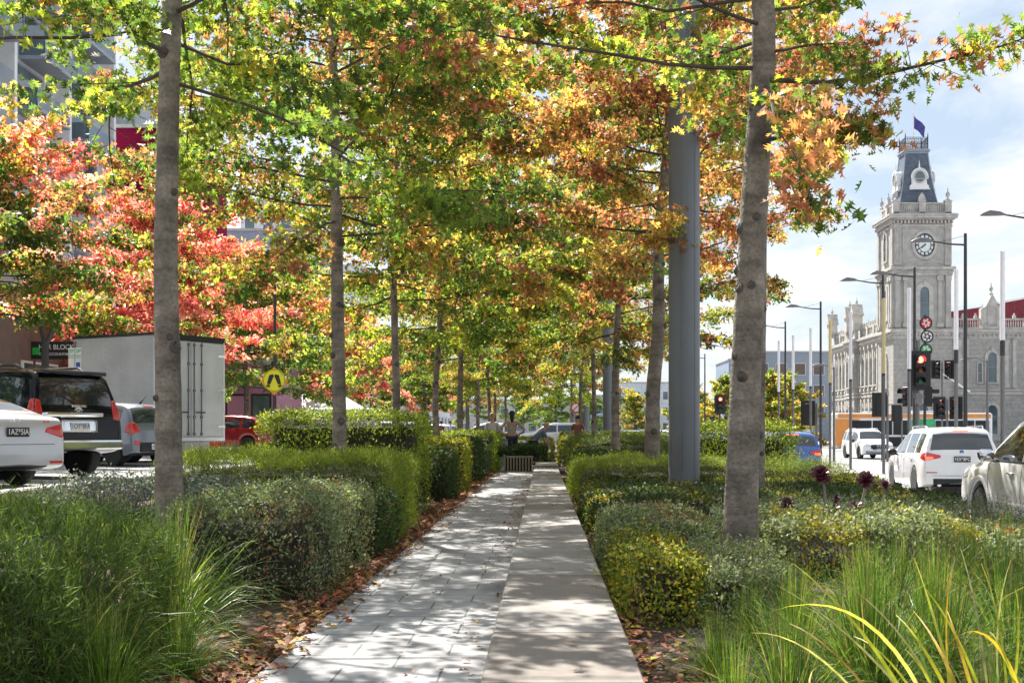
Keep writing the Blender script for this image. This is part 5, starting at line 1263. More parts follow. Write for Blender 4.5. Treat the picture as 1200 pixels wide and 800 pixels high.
# round hanging emblem signs above the signal
t = thing('round_sign_stack', 'stack of round red, white and green signs on a dark pole above the red signal', 'sign', (14.2, 44.5, RROAD+.1), 0)
MB().lathe([(.06, 0), (.05, 5.8)], n=10).build('pole', 'poledark', t)
for (z, mm, dx) in ((5.50, 'signred', .02), (5.0, 'white', .06), (4.50, 'signgreen', .02)):
    d = MB().lathe([(.24, 0), (.24, .03)], c=(dx, -.08, z), axis='Y', n=28).build('sign_disc', 'signblack', t)
    MB().lathe([(.18, 0), (.18, .012)], c=(dx, -.095, z), axis='Y', n=28).build('disc_face', mm, d)
    m = MB()
    for a in np.linspace(0, 5.5, 6): m.tube([(dx+.15*math.cos(a), -.10, z+.17*math.sin(a)), (dx+.07*math.cos(a+1.2), -.10, z+.07*math.sin(a+1.2))], .022, 5)
    m.build('disc_marks', 'white' if mm != 'white' else 'signblack', d)

# ------------------------------------------------------------------ path end furniture
t = thing('slatted_planter', 'slatted pale timber planter box at the end of the path', 'planter', (-.70, 33.2, 0))
fr = MB().box((0, .25, .42), (.82, .62, .04)).build('rim', 'timber', t)
s = MB()
for i in range(10): s.box((-.375+i*.0833, -.04, .20), (.035, .03, .40))
s.build('slats', 'timber', t); MB().box((0, .27, .2), (.76, .5, .36)).build('inner_box', 'signblack', t)
for i, (x, l) in enumerate([(-.9, 'leafy green planting in the slatted box, left clump'), (-.5, 'leafy green planting in the slatted box, right clump')]):
    hedge('planter_plant', l, x-.25, x+.45, 33.25, 33.75, .60, 'dark', .09, 900, OVAL, 'leafy plants in the slatted planter', z0=.43, fuzz=.08, cat='plant')
t = thing('metal_grille', 'dark slotted grille set between the two concrete strips', 'grille', (.075, 33.5, .04))
g = MB()
for i in range(6): g.box((-.27+i*.108, 0, .04), (.05, 1.1, .05))
for y in (-.35, 0, .35): g.box((0, y, .03), (.62, .06, .05))
g.build('bars', 'concrete', t)
t = thing('leaning_screen', 'dark slatted panel leaning at the end of the concrete strip', 'screen', (.52, 34.2, 0))
g = MB()
for i in range(7): g.box((.06*i*.6-.1, 0, .06+i*.10), (.05, .9, .07), ry=R(-20))
g.build('slats', 'brownwall', t)
t = thing('utility_cabinet', 'small grey cabinet beside the left end of the path', 'cabinet', (-1.36, 38.5, 0))
MB().box((0, 0, .42), (.42, .4, .84), bev=.01).build('body', 'cabinet', t); MB().box((0, 0, .86), (.46, .44, .04), bev=.008).build('lid', 'pole', t); MB().box((.0, -.205, .42), (.34, .012, .70)).build('door', 'cabinet', t)
MB().box((.12, -.215, .45), (.02, .02, .08)).build('latch', 'poledark', t)

# ------------------------------------------------------------------ people
def skin(nm, verts, edges, radii, m, parent, sub=2):
    me = bpy.data.meshes.new(nm); me.from_pydata([Vector(v) for v in verts], edges, []); o = link(nm, me, parent)
    md = o.modifiers.new('skin', 'SKIN'); md.use_smooth_shade = True
    for i, r in enumerate(radii):
        r = r if hasattr(r, '__len__') else (r, r); me.skin_vertices[0].data[i].radius = r
    me.skin_vertices[0].data[0].use_root = True
    s = o.modifiers.new('sub', 'SUBSURF'); s.levels = sub; s.render_levels = sub
    dg = bpy.context.evaluated_depsgraph_get(); dg.update()
    m2 = bpy.data.meshes.new_from_object(o.evaluated_get(dg)); o.modifiers.clear(); o.data = m2
    m2.materials.clear(); m2.materials.append(M[m]); m2.polygons.foreach_set('use_smooth', [True]*len(m2.polygons)); return o
def person(label, loc, rz, J, topm, botm, hairm='hair', long_hair=False, hat=None, skirt=False):
    t = thing('person', label, 'person', loc, rz)
    P_ = J['pelvis']; Cst = J['chest']; Nk = J['neck']; Hd = J['head']
    vs = [P_, ((P_[0]+Cst[0])/2, (P_[1]+Cst[1])/2, (P_[2]+Cst[2])/2), Cst, Nk, Hd, (Hd[0], Hd[1], Hd[2]+.09)]
    ed = [(0,1),(1,2),(2,3),(3,4),(4,5)]; rd = [(.13,.10),(.115,.09),(.15,.10),.05,(.08,.09),(.06,.07)]
    for sd_ in 'LR':
        o = len(vs); vs += [J['sh'+sd_], J['el'+sd_], J['wr'+sd_], J['ha'+sd_]]; ed += [(2,o),(o,o+1),(o+1,o+2),(o+2,o+3)]; rd += [.052,.04,.028,.035]
        o = len(vs); vs += [J['hip'+sd_], J['kn'+sd_], J['an'+sd_], J['to'+sd_]]; ed += [(0,o),(o,o+1),(o+1,o+2),(o+2,o+3)]; rd += [.085,.06,.042,.035]
    b = skin('body', vs, ed, rd, 'skin', t)
    # clothes: same skeleton, a little larger
    vs2 = [P_, vs[1], Cst, (Nk[0], Nk[1], Nk[2]-.03)]; ed2 = [(0,1),(1,2),(2,3)]; rd2 = [(.155,.12),(.15,.115),(.17,.12),.07]
    for sd_ in 'LR':
        o = len(vs2); e = J['el'+sd_]; s_ = J['sh'+sd_]; vs2 += [s_, tuple(s_[i]*.15+e[i]*.85 for i in range(3))]; ed2 += [(2,o),(o,o+1)]; rd2 += [.068,.055]
    skin('top', vs2, ed2, rd2, topm, t)
    vs3 = [(P_[0], P_[1], P_[2]+.03)]; ed3 = []; rd3 = [(.165,.13)]
    for sd_ in 'LR':
        o = len(vs3); vs3 += [J['hip'+sd_], J['kn'+sd_], tuple(J['an'+sd_][i]+(.03 if i == 2 else 0) for i in range(3))]; ed3 += [(0,o),(o,o+1),(o+1,o+2)]; rd3 += [.105,.08,.06]
    skin('trousers', vs3, ed3, rd3, botm, t)
    f = Vector((0, 1, 0))
    h = MB(); h.lathe([(.02, .125), (.06, .115), (.092, .07), (.098, .02), (.09, -.03)], c=(Hd[0], Hd[1]-.015, Hd[2]+.05), n=18)
    if long_hair: h.tube([(Hd[0], Hd[1]-.06, Hd[2]+.05), (Hd[0], Hd[1]-.10, Hd[2]-.08), (Hd[0], Hd[1]-.09, Hd[2]-.2)], [.075, .07, .03], 10)
    h.build('hair', hairm, t, smooth=True, ang=80)
    fc_ = MB(); fc_.tube([(Hd[0], Hd[1]+.08, Hd[2]+.03), (Hd[0], Hd[1]+.115, Hd[2]-.005)], [.010, .016], 6)
    fc_.build('nose', 'skin', t, smooth=True)
    ey = MB()
    for sx in (-1, 1): ey.lathe([(.011, 0), (.006, .006)], c=(Hd[0]+sx*.032, Hd[1]+.082, Hd[2]+.03), axis='Y', n=8)
    ey.build('eyes', 'hair', t)
    MB().box((Hd[0], Hd[1]+.083, Hd[2]-.045), (.045, .01, .01)).build('mouth', 'cl_brown', t)
    for sx in (-1, 1): MB().lathe([(.02, -.008), (.024, 0), (.018, .01)], c=(Hd[0]+sx*.085, Hd[1], Hd[2]+.01), axis='X', n=10).build('ear', 'skin', t, smooth=True)
    for sd_ in 'LR':
        a = Vector(J['ha'+sd_]); w0 = Vector(J['wr'+sd_]); d = (a-w0).normalized(); s_ = d.cross(Vector((0, 1, 0.2))).normalized()
        fg = MB()
        for k in range(4):
            q = a + s_*(k-1.5)*.018; L_ = (.07, .08, .075, .055)[k]; fg.tube([q, q+d*L_*.5, q+d*L_+Vector((0, .015, 0))], [.009, .008, .006], 6)
        fg.tube([a-d*.02-s_*.03, a+d*.02-s_*.055, a+d*.045-s_*.05], [.011, .009, .007], 6); fg.build('fingers', 'skin', t, smooth=True)
    for sd_ in 'LR':
        tt = Vector(J['to'+sd_]); an = Vector(J['an'+sd_])
        MB().tube([(an.x, an.y-.05, an.z-.04), (an.x, an.y+.02, an.z-.04), (tt.x, tt.y, tt.z), (tt.x, tt.y+.05, tt.z-.005)], [.04, .05, .042, .02], 10).build('shoe', 'black', t, smooth=True)
    if hat: MB().lathe([(.19, .0), (.18, .012), (.10, .02), (.095, .09), (.06, .115), (.01, .12)], c=(Hd[0], Hd[1], Hd[2]+.07), n=20).build('hat', hat, t, smooth=True)
    return t
def std(**k):
    J = dict(pelvis=(0,0,.95), chest=(0,0,1.30), neck=(0,.01,1.50), head=(0,.02,1.60), shL=(-.19,0,1.40), shR=(.19,0,1.40), elL=(-.26,-.02,1.12), elR=(.26,-.02,1.12), wrL=(-.27,.08,.88), wrR=(.27,.08,.88), haL=(-.27,.10,.80), haR=(.27,.10,.80),
      hipL=(-.10,0,.88), hipR=(.10,0,.88), knL=(-.11,.03,.50), knR=(.11,.03,.50), anL=(-.11,0,.09), anR=(.11,0,.09), toL=(-.12,.14,.04), toR=(.12,.14,.04)); J.update(k); return J
person('woman in a patterned top standing with hands on hips, back to the camera', (-1.02, 38.6, .02), R(0), std(elL=(-.42,-.10,1.16), elR=(.42,-.10,1.16), wrL=(-.24,.02,1.0), wrR=(.24,.02,1.0), haL=(-.17,.05,.98), haR=(.17,.05,.98)), 'cl_pattern', 'cl_navy', long_hair=True)
person('fair haired person in a dark blue shirt bending down by the planter', (-.28, 39.3, 0), R(-75), std(pelvis=(0,-.1,.80), chest=(0,.18,1.06), neck=(0,.32,1.18), head=(0,.40,1.25), shL=(-.18,.24,1.12), shR=(.18,.24,1.12), elL=(-.2,.36,.86), elR=(.2,.36,.86), wrL=(-.16,.50,.68), wrR=(.16,.50,.68), haL=(-.14,.54,.62), haR=(.14,.54,.62),
    hipL=(-.10,-.1,.74), hipR=(.10,-.1,.74), knL=(-.11,.10,.42), knR=(.11,.10,.42), anL=(-.11,-.05,.09), anR=(.11,-.05,.09), toL=(-.12,.09,.04), toR=(.12,.09,.04)), 'cl_blue', 'cl_navy', 'hairlight', hat=None)
person('person in a white shirt facing the camera behind the grey cabinet', (-1.78, 41.5, 0), R(170), std(), 'cl_grey', 'cl_navy', 'hairlight')
person('dark haired person in a brown top standing behind the right hedge by the grey masts', (1.32, 46.0, -.02), R(160), std(), 'cl_brown', 'cl_navy', long_hair=True)
person('pedestrian in a light blue shirt crossing the far left road', (-6.4, 82, .1), R(75), std(knL=(-.11,.18,.50), anL=(-.11,.22,.12), toL=(-.11,.36,.1), anR=(.11,-.22,.1), toR=(.11,-.1,.04), wrR=(.26,.22,.9), haR=(.25,.28,.84)), 'cl_lblue', 'cl_navy')
person('pedestrian in a brown coat beside the one in light blue', (-7.2, 84, .1), R(-60), std(knR=(.11,.18,.50), anR=(.11,.2,.12), toR=(.11,.33,.1)), 'cl_brown', 'cl_navy')
# ------------------------------------------------------------------ buildings
GZ = RROAD + .14
def arch_poly(x, z0, w, h, n=12):
    r = w/2; p = [(x-r, z0), (x+r, z0), (x+r, z0+h-r)]
    p += [(x+r*math.cos(a), z0+h-r+r*math.sin(a)) for a in np.linspace(0, math.pi, n)[1:-1]] + [(x-r, z0+h-r)]
    return p
def ring_prism(m, outer, inner, y0, y1, plane='XZ'):
    n = len(outer)
    def mk(p, t): return (p[0], t, p[1]) if plane == 'XZ' else (t, p[0], p[1])
    vs = [mk(p, y0) for p in outer] + [mk(p, y0) for p in inner] + [mk(p, y1) for p in outer] + [mk(p, y1) for p in inner]
    fs = []
    for i in range(n):
        j = (i+1) % n
        fs += [(i, j, n+j, n+i), (2*n+i, 3*n+i, 3*n+j, 2*n+j), (i, 2*n+i, 2*n+j, j), (n+i, n+j, 3*n+j, 3*n+i)]
    m.add(vs, fs)
def win(parent, plane, f, x, z0, w, h, arch=True, surround=.22, key=True):
    """window on a wall face; plane XZ faces -Y at y=f, plane YZ faces -X at x=f"""
    P = arch_poly(x, z0, w, h) if arch else [(x-w/2, z0), (x+w/2, z0), (x+w/2, z0+h), (x-w/2, z0+h)]
    Q = arch_poly(x, z0-.0, w+2*surround, h+surround) if arch else [(x-w/2-surround, z0), (x+w/2+surround, z0), (x+w/2+surround, z0+h+surround), (x-w/2-surround, z0+h+surround)]
    m = MB(); ring_prism(m, Q, P, f-.16, f+.05, plane)
    if key: m.prism([(x-.12, z0+h-.02), (x+.12, z0+h-.02), (x+.18, z0+h+surround+.12), (x-.18, z0+h+surround+.12)], f-.24, f-.162, plane)
    m.prism([(x-w/2-surround-.08, z0-.14), (x+w/2+surround+.08, z0-.14), (x+w/2+surround+.08, z0-.004), (x-w/2-surround-.08, z0-.004)], f-.26, f+.05, plane)
    o = m.build('window', 'stonelight', parent)
    MB().prism(P, f-.03, f+.02, plane).build('pane', 'winglass', o)
    b = MB(); hz = z0+h*.5
    b.prism([(x-w/2, hz-.03), (x+w/2, hz-.03), (x+w/2, hz+.03), (x-w/2, hz+.03)], f-.07, f-.032, plane)
    b.prism([(x-.02, z0), (x+.02, z0), (x+.02, z0+h), (x-.02, z0+h)], f-.066, f-.034, plane) if w > 1.3 else None
    b.build('frame', 'winframe', o); return o
hall = thing('town_hall', 'grand grey stone town hall with a clock tower and slate mansard roof', 'town hall', (34.85, 119, GZ)); hall.scale = (.86, .8, 1)
def H(z): return z - GZ
TX0, TX1, TY0, TY1 = 0, 6.75, 0, 6.9
def rect_cornice(m, x0, x1, y0, y1, z, steps):
    for (o, a, b) in steps: m.box(((x0+x1)/2, (y0+y1)/2, H(z)+(a+b)/2), (x1-x0+2*o, y1-y0+2*o, b-a))
# tower body
MB().box((3.375, 3.45, H(11.2)/2), (6.75, 6.9, H(11.2))).build('tower_base', 'stone', hall)
MB().box((3.375, 3.45, (H(11.2)+H(23.0))/2), (6.65, 6.8, 11.8)).build('tower_shaft', 'stoneplain', hall)
for (z, steps, s_, bz, dz, off) in ((10.9, [(.10, -.5, -.1), (.30, -.1, .12), (.48, .125, .32), (.40, .325, .45)], .40, 10.75, .2, .15),
        (17.2, [(.10, -.5, -.2), (.22, -.2, .05), (.42, .055, .25), (.35, .255, .36)], .34, 17.1, .16, .10), (22.2, [(.08, -.7, -.45), (.22, .0, .15), (.55, .155, .38), (.62, .385, .55), (.5, .555, .62)], .42, 22.0, .30, .15)):
    m = MB(); rect_cornice(m, 0, 6.75, 0, 6.9, z, steps)
    k = int(6.75/s_)
    for i in range(k+1):
        u = i*6.75/k
        m.box((u, -.06-off, H(bz)), (.16, .30, dz)); m.box((-.06-off, u*6.9/6.75, H(bz)), (.30, .16, dz))
    m.build('cornice', 'stonelight', hall)
m = MB()
for fx in (.45, 1.35, 5.35, 6.3):
    m = MB(); m.box((fx, -.06, H(14.1)), (.55 if fx in (.45, 6.3) else .42, .28, 5.3)); m.box((-.06, fx*6.9/6.75, H(14.1)), (.28, .5, 5.3))
    m.box((fx, -.12, H(16.4)), (.72, .42, .45)); m.box((-.12, fx*6.9/6.75, H(16.4)), (.42, .7, .45))
    m.box((fx, -.12, H(11.75)), (.72, .42, .4)); m.box((-.12, fx*6.9/6.75, H(11.75)), (.42, .7, .4))
    for q in (m,):
        n6 = 3; ca = MB(); cb_ = MB()
        for j, ((v0, f0), (v1, f1)) in enumerate(zip(m.cuts, m.cuts[1:]+[(len(m.v), len(m.f))])): (ca if j % 2 == 0 else cb_).add(m.v[v0:v1], [tuple(i-v0 for i in f) for f in m.f[f0:f1]])
        ca.build('pilaster', 'stoneplain', hall); cb_.build('pilaster', 'stoneplain', hall)
m = MB()
for fx in (.45, 6.3):
    m.box((fx, -.05, H(19.8)), (.80, .20, 4.2)); m.box((-.05, fx*6.9/6.75, H(19.8)), (.20, .80, 4.2))
m.build_each('pilaster', 'stoneplain', hall)
m = MB()
def frame_rect(m, x0, x1, z0, z1, t, y):
    m.box(((x0+x1)/2, y, H(z0)), (x1-x0, .10, t)); m.box(((x0+x1)/2, y, H(z1)), (x1-x0, .10, t))
    m.box((x0, y, H((z0+z1)/2)), (t, .096, z1-z0-t)); m.box((x1, y, H((z0+z1)/2)), (t, .096, z1-z0-t))
frame_rect(m, 1.15, 5.6, 18.05, 21.4, .10, .03)
for fx in (.45, 6.3): frame_rect(m, fx-.25, fx+.25, 18.1, 19.5, .06, -.18); frame_rect(m, fx-.25, fx+.25, 19.9, 21.3, .06, -.18)
m.build('panel_moulding', 'stonelight', hall)
win(hall, 'YZ', .05, 3.45, H(18.4), 1.1, 2.9, surround=.35)
for plane, cx_, f in (('XZ', 3.6, .05),):
    m = MB()
    def cpt(a, r): return (cx_+r*math.cos(a), H(19.7)+r*math.sin(a))
    A = np.linspace(0, 2*math.pi, 41)[:-1]
    ring_prism(m, [cpt(a, 1.45) for a in A], [cpt(a, 1.15) for a in A], f-.22, f, plane)
    sur = m.build('clock_surround', 'stonelight', hall, smooth=True)
    ck = MB(); ck.prism([cpt(a, 1.15) for a in A], f-.10, f-.02, plane); ck = ck.build('clock', 'clockface', hall)
    m = MB(); ring_prism(m, [cpt(a, 1.16) for a in A], [cpt(a, 1.02) for a in A], f-.17, f-.105, plane); ring_prism(m, [cpt(a, .74) for a in A], [cpt(a, .69) for a in A], f-.15, f-.105, plane)
    for k in range(12):
        a = k*math.pi/6; d = np.array([math.cos(a), math.sin(a)]); n_ = np.array([-d[1], d[0]])
        c0 = np.array([cx_, H(19.7)])
        for (o_, w_) in (((0, .045),) if k % 3 else ((-.05, .03), (.05, .03))):
            p = [c0+d*.76+n_*(o_-w_), c0+d*.76+n_*(o_+w_), c0+d*1.01+n_*(o_+w_), c0+d*1.01+n_*(o_-w_)]
            m.prism([tuple(q) for q in p], f-.15, f-.106, plane)
    m.build('numerals', 'signblack', ck)
    m = MB()
    for ang, L_, w_ in ((90-(7+40/60)*30, .52, .07), (90-40*6, .86, .05)):
        a = R(ang); d = np.array([math.cos(a), math.sin(a)]); n_ = np.array([-d[1], d[0]]); c0 = np.array([cx_, H(19.7)])
        if plane == 'YZ': d = np.array([-d[0], d[1]]); n_ = np.array([-d[1], d[0]])
        p = [c0-d*.15-n_*w_, c0-d*.15+n_*w_, c0+d*L_+n_*w_*.4, c0+d*L_-n_*w_*.4]; m.prism([tuple(q) for q in p], f-.19-(.02 if L_ > .8 else 0), f-.172-(.02 if L_ > .8 else 0), plane)
    m.build('hands', 'signblack', ck)
win(hall, 'XZ', .05, 3.95-.55+.2, H(12.4), 1.05, 3.15, surround=.5); win(hall, 'YZ', .05, 3.45, H(12.4), 1.1, 3.2, surround=.5)
for z in (5.6, .6): win(hall, 'XZ', 0, 3.4, H(z), 1.2, 3.3, surround=.35); win(hall, 'YZ', 0, 3.45, H(z), 1.2, 3.3, surround=.35)
# tower parapet
m = MB()
z0 = H(22.83)
for fx in (.35, 3.375, 6.4):
    m.box((fx, .35, z0+.62), (.75, .6, 1.24)); m.box((fx, .35, z0+1.30), (.88, .72, .12))
for fy in (3.45,): m.box((.35, fy, z0+.62), (.6, .75, 1.24)); m.box((.35, fy, z0+1.30), (.72, .88, .12))
m.box((3.375, .38, z0+.10), (6.0, .3, .2)); m.box((3.375, .38, z0+1.08), (6.0, .34, .14)); m.box((.38, 3.45, z0+.10), (.3, 6, .2)); m.box((.38, 3.45, z0+1.08), (.34, 6, .14))
m.box((3.375, .44, z0+.58), (5.8, .12, .9)); m.box((.44, 3.45, z0+.58), (.12, 5.8, .9))
for i in range(22): 
    m.tube([(.85+i*.245, .33, z0+.2), (.85+i*.245, .33, z0+.6), (.85+i*.245, .33, z0+1.0)], [.05, .08, .05], 6)
    m.tube([(.33, .85+i*.25, z0+.2), (.33, .85+i*.25, z0+.6), (.33, .85+i*.25, z0+1.0)], [.05, .08, .05], 6)
m.build('parapet', 'stonelight', hall)
def finial(m, x, y, z, s): m.lathe([(.28*s, 0), (.28*s, .12*s), (.12*s, .2*s), (.10*s, .32*s), (.24*s, .50*s), (.26*s, .68*s), (.14*s, .88*s), (.05*s, 1.0*s), (.07*s, 1.15*s), (.01, 1.4*s)], c=(x, y, z), n=10)
m = MB()
for (x, y) in ((.35, .35), (6.4, .35), (.35, 6.5), (6.4, 6.5)): finial(m, x, y, z0+1.36, .95)
finial(m, .35, 3.45, z0+1.36, .9)
m.prism([(2.95, z0+1.36), (3.8, z0+1.36), (3.7, z0+1.75), (3.375, z0+2.15), (3.05, z0+1.75)], .15, .55)
m.prism([(3.0, z0+1.36), (3.9, z0+1.36), (3.8, z0+1.75), (3.45, z0+2.15), (3.1, z0+1.75)], .15, .55, 'YZ')
m.build('finials', 'stonelight', hall, smooth=True)
# mansard
zc0, zc1 = H(23.2), H(29.2); cx_, cy_ = 3.3, 3.45
def curve_w(t): return 2.4 + (1.32-2.4)*t - .22*math.sin(math.pi*t)*.6
V = []; Fc = []
for k in range(13):
    t = k/12; w_ = curve_w(t); z = zc0+(zc1-zc0)*t
    V += [(cx_-w_, cy_-w_, z), (cx_+w_, cy_-w_, z), (cx_+w_, cy_+w_, z), (cx_-w_, cy_+w_, z)]
    if k:
        for j in range(4): Fc.append(((k-1)*4+j, (k-1)*4+(j+1) % 4, k*4+(j+1) % 4, k*4+j))
rf = MB().add(V, Fc).build('mansard_roof', 'slate', hall)
m = MB()
for (sx, sy) in ((-1,-1),(1,-1),(1,1),(-1,1)): m.tube([(cx_+sx*curve_w(k/12), cy_+sy*curve_w(k/12), zc0+(zc1-zc0)*k/12) for k in range(13)], .07, 6)
m.build('ridge_strips', 'panelgrey', rf)
m = MB().box((cx_, cy_, zc1+.10), (2.8, 2.8, .2)).box((cx_, cy_, zc1+.30), (3.1, 3.1, .18)).box((cx_, cy_, zc1+.45), (2.8, 2.8, .1)); m.build('platform', 'panelgrey', hall)
m = MB(); zz = zc1+.5
for (sx, sy) in ((-1,-1),(1,-1),(1,1),(-1,1)): m.tube([(cx_+sx*1.32, cy_+sy*1.32, zz), (cx_+sx*1.32, cy_+sy*1.32, zz+1.35), (cx_+sx*1.32, cy_+sy*1.32, zz+1.6)], [.06, .06, .01], 6)
for i in range(13):
    u = -1.32+i*2.64/12
    for s in (-1, 1):
        m.tube([(cx_+u, cy_+s*1.32, zz), (cx_+u, cy_+s*1.32, zz+1.15)], .022, 4); m.tube([(cx_+s*1.32, cy_+u, zz), (cx_+s*1.32, cy_+u, zz+1.15)], .022, 4)
    if i % 2:
        for s in (-1, 1):
            for A_ in np.linspace(0, 2*math.pi, 9)[:-1]:
                B_ = A_+math.pi/4; m.tube([(cx_+u+.15*math.cos(A_), cy_+s*1.32, zz+.75+.15*math.sin(A_)), (cx_+u+.15*math.cos(B_), cy_+s*1.32, zz+.75+.15*math.sin(B_))], .018, 4)
for s in (-1, 1):
    for z in (.15, .5, 1.0, 1.15): m.tube([(cx_-1.32, cy_+s*1.32, zz+z), (cx_+1.32, cy_+s*1.32, zz+z)], .028, 4); m.tube([(cx_+s*1.32, cy_-1.32, zz+z), (cx_+s*1.32, cy_+1.32, zz+z)], .028, 4)
m.build('iron_railing', 'poledark', hall)
MB().lathe([(.09, 0), (.06, 5.3), (.10, 5.32), (.02, 5.45)], c=(cx_, cy_, zz), n=10).build('flagpole', 'polewhite', hall)
def dormer(px_, py_, rz):
    d = MB(); P = [(-.92, 0), (.92, 0), (.92, .35), (.72, .5), (.70, 1.2)] + [(.72*math.cos(a), 1.2+.72*math.sin(a)) for a in np.linspace(0, math.pi, 14)] + [(-.70, 1.2), (-.72, .5), (-.92, .35)]
    d.prism(P, -.2, 1.0); d.box((0, -.23, .05), (2.0, .16, .1))
    ring_prism(d, [(.85*math.cos(a), 1.12+.85*math.sin(a)) for a in np.linspace(-.2, math.pi+.2, 16)], [(.74*math.cos(a), 1.12+.74*math.sin(a)) for a in np.linspace(-.2, math.pi+.2, 16)], -.32, -.21)
    d.tube([(0, -.1, 1.9), (0, -.1, 2.2), (0, -.1, 2.7)], [.10, .07, .01], 6)
    o = d.build('dormer', 'white', hall); o.location = (px_, py_, H(25.45)); o.rotation_euler = (0, 0, rz); o.scale = (1.2, 1, 1.1)
    MB().lathe([(.50, -.30), (.50, -.205)], c=(0, 0, 1.15), axis='Y', n=28).build('round_window', 'winglass', o)
    r = MB()
    A = np.linspace(0, 2*math.pi, 29)[:-1]; ring_prism(r, [(.57*math.cos(a), 1.15+.57*math.sin(a)) for a in A], [(.47*math.cos(a), 1.15+.47*math.sin(a)) for a in A], -.35, -.22)
    r.build('window_ring', 'stonelight', o)
dormer(3.4, cy_-1.98, 0); dormer(cx_-1.98, 3.45, R(-90)); dormer(cx_+1.98, 3.45, R(90))
# wings
def wing(x0, x1, y0, y1, face, bays, bw):
    MB().box(((x0+x1)/2, (y0+y1)/2, H(11.0)/2), (x1-x0, y1-y0, H(11.0))).build('wing_wall', 'stone', hall)
    m = MB()
    for (o, a, b) in [(.10, -.55, -.1), (.28, -.1, .1), (.50, .105, .3), (.4, .305, .42)]: m.box(((x0+x1)/2, (y0+y1)/2, H(11.0)+(a+b)/2), (x1-x0+2*o, y1-y0+2*o, b-a))
    m.build('cornice', 'stonelight', hall); m = MB()
    for (o, z, h) in [(.10, 5.0, .28), (.16, 5.3, .16), (.12, .5, .5)]: m.box(((x0+x1)/2, (y0+y1)/2, H(z)), (x1-x0+2*o, y1-y0+2*o, h))
    m.build('string_course', 'stonelight', hall); m = MB(); m.box(((x0+x1)/2, (y0+y1)/2, H(10.86)), (x1-x0+.18, y1-y0+.18, .10))
    if face == 'XZ':
        for i in range(int((x1-x0)/.55)): m.box((x0+.3+i*.55, y0-.22, H(10.75)), (.18, .30, .2))
    else:
        for i in range(int((y1-y0)/.55)): m.box((x0-.22, y0+.3+i*.55, H(10.75)), (.30, .18, .2))
    m.build('bracket_course', 'stonelight', hall)
    m = MB(); f = y0 if face == 'XZ' else x0; a, b = (x0, x1) if face == 'XZ' else (y0, y1)
    def bx_(u, off, z, du, dd, dz): m.box((u, f+off, z) if face == 'XZ' else (f+off, u, z), (du, dd, dz) if face == 'XZ' else (dd, du, dz))
    bx_((a+b)/2, .3, H(11.55), b-a-.2, .3, .22); bx_((a+b)/2, .3, H(12.45), b-a-.2, .36, .16)
    nb_ = int((b-a)/.28)
    for i in range(nb_):
        u = a+.2+i*.28; p0 = (u, f+.3, H(11.66)) if face == 'XZ' else (f+.3, u, H(11.66)); p1 = (p0[0], p0[1], H(12.0)); p2 = (p0[0], p0[1], H(12.38)); m.tube([p0, p1, p2], [.05, .09, .05], 5, cap=False)
    k = int((b-a)/bw)
    for i in range(k+1):
        u = a+.3+i*(b-a-.6)/k; bx_(u, .3, H(12.0), .6, .5, 1.2)
        q = (u, f+.3) if face == 'XZ' else (f+.3, u); finial(m, q[0], q[1], H(12.6), .55)
        for j in range(1, 3):
            u2 = u + j*(b-a-.6)/k/3
            if u2 < b-.3: bx_(u2, .3, H(12.68), .34, .3, .3); bx_(u2, .3, H(12.9), .16, .16, .3)
    m.build('parapet', 'stonelight', hall)
    for u in bays:
        win(hall, face, f, u, H(6.1), 1.0, 3.0, surround=.35)
        win(hall, face, f, u, H(.9), 1.2, 2.9, surround=.30)
wing(6.75, 30, 1.4, 16, 'XZ', [11.9, 16.9, 21.9, 26.9], 4.6)
m = MB()
for u in (8.1, 8.9, 13.6, 14.5, 18.6, 19.5, 23.6, 24.5): m = MB(); m.box((u, 1.32, H(7.9)), (.42, .16, 4.6)); m.box((u, 1.28, H(10.25)), (.56, .24, .3)); m.box((u, 1.28, H(5.7)), (.56, .24, .3)); m.build('pilaster', 'stonelight', hall)
win(hall, 'XZ', 1.4, 10.45, H(6.1), .45, 1.9, arch=False, surround=.12, key=False)
m = MB().prism([(10.6, H(11.45)), (13.2, H(11.45)), (13.2, H(13.5)), (12.7, H(13.7)), (11.9, H(15.0)), (11.1, H(13.7)), (10.6, H(13.5))], 1.25, 2.1)
ring_prism(m, arch_poly(11.9, H(11.8), 1.2, 2.1), arch_poly(11.9, H(11.8), .9, 1.9), 1.15, 1.26); finial(m, 11.9, 1.7, H(14.95), .9); m.build('gable', 'stonelight', hall)
wing(.25, 8, 6.9, 17, 'YZ', [8.6, 10.6, 12.6, 14.6, 16.2], 3.3)
wing(-.45, 8, 17, 21.5, 'YZ', [18.2, 20.2], 2.2)
wing(.25, 8, 21.5, 32, 'YZ', [23, 25, 27, 29, 31], 3.4)
for y in (7.6, 9.6, 11.6, 13.6, 15.5, 22.2, 24, 26, 28, 30):
    pl_ = MB().box((.14, y, H(7.9)), (.24, .45, 4.7)).box((.10, y, H(10.2)), (.34, .6, .35)).box((.10, y, H(5.65)), (.34, .6, .3)).box((.12, y, H(2.5)), (.2, .5, 4.4)); pl_.build('pilaster', 'stonelight', hall)
for y in (17.4, 21.1, 31.5):
    m = MB().box((0, y, H(13.2)), (1.2, 1.2, 1.6)).box((0, y, H(14.05)), (1.5, 1.5, .16)).prism([(y-.8, H(14.13)), (y+.8, H(14.13)), (y, H(15.3))], -.7, .7, 'YZ'); finial(m, 0, y, H(15.1), .7); m.build('chimney_turret', 'stonelight', hall)
MB().prism([(8, H(11.6)), (30, H(11.6)), (30, H(15.4)), (20, H(15.3)), (12, H(14.0)), (8, H(13.5))], 6, 15).build('red_roof', 'redroof', hall)
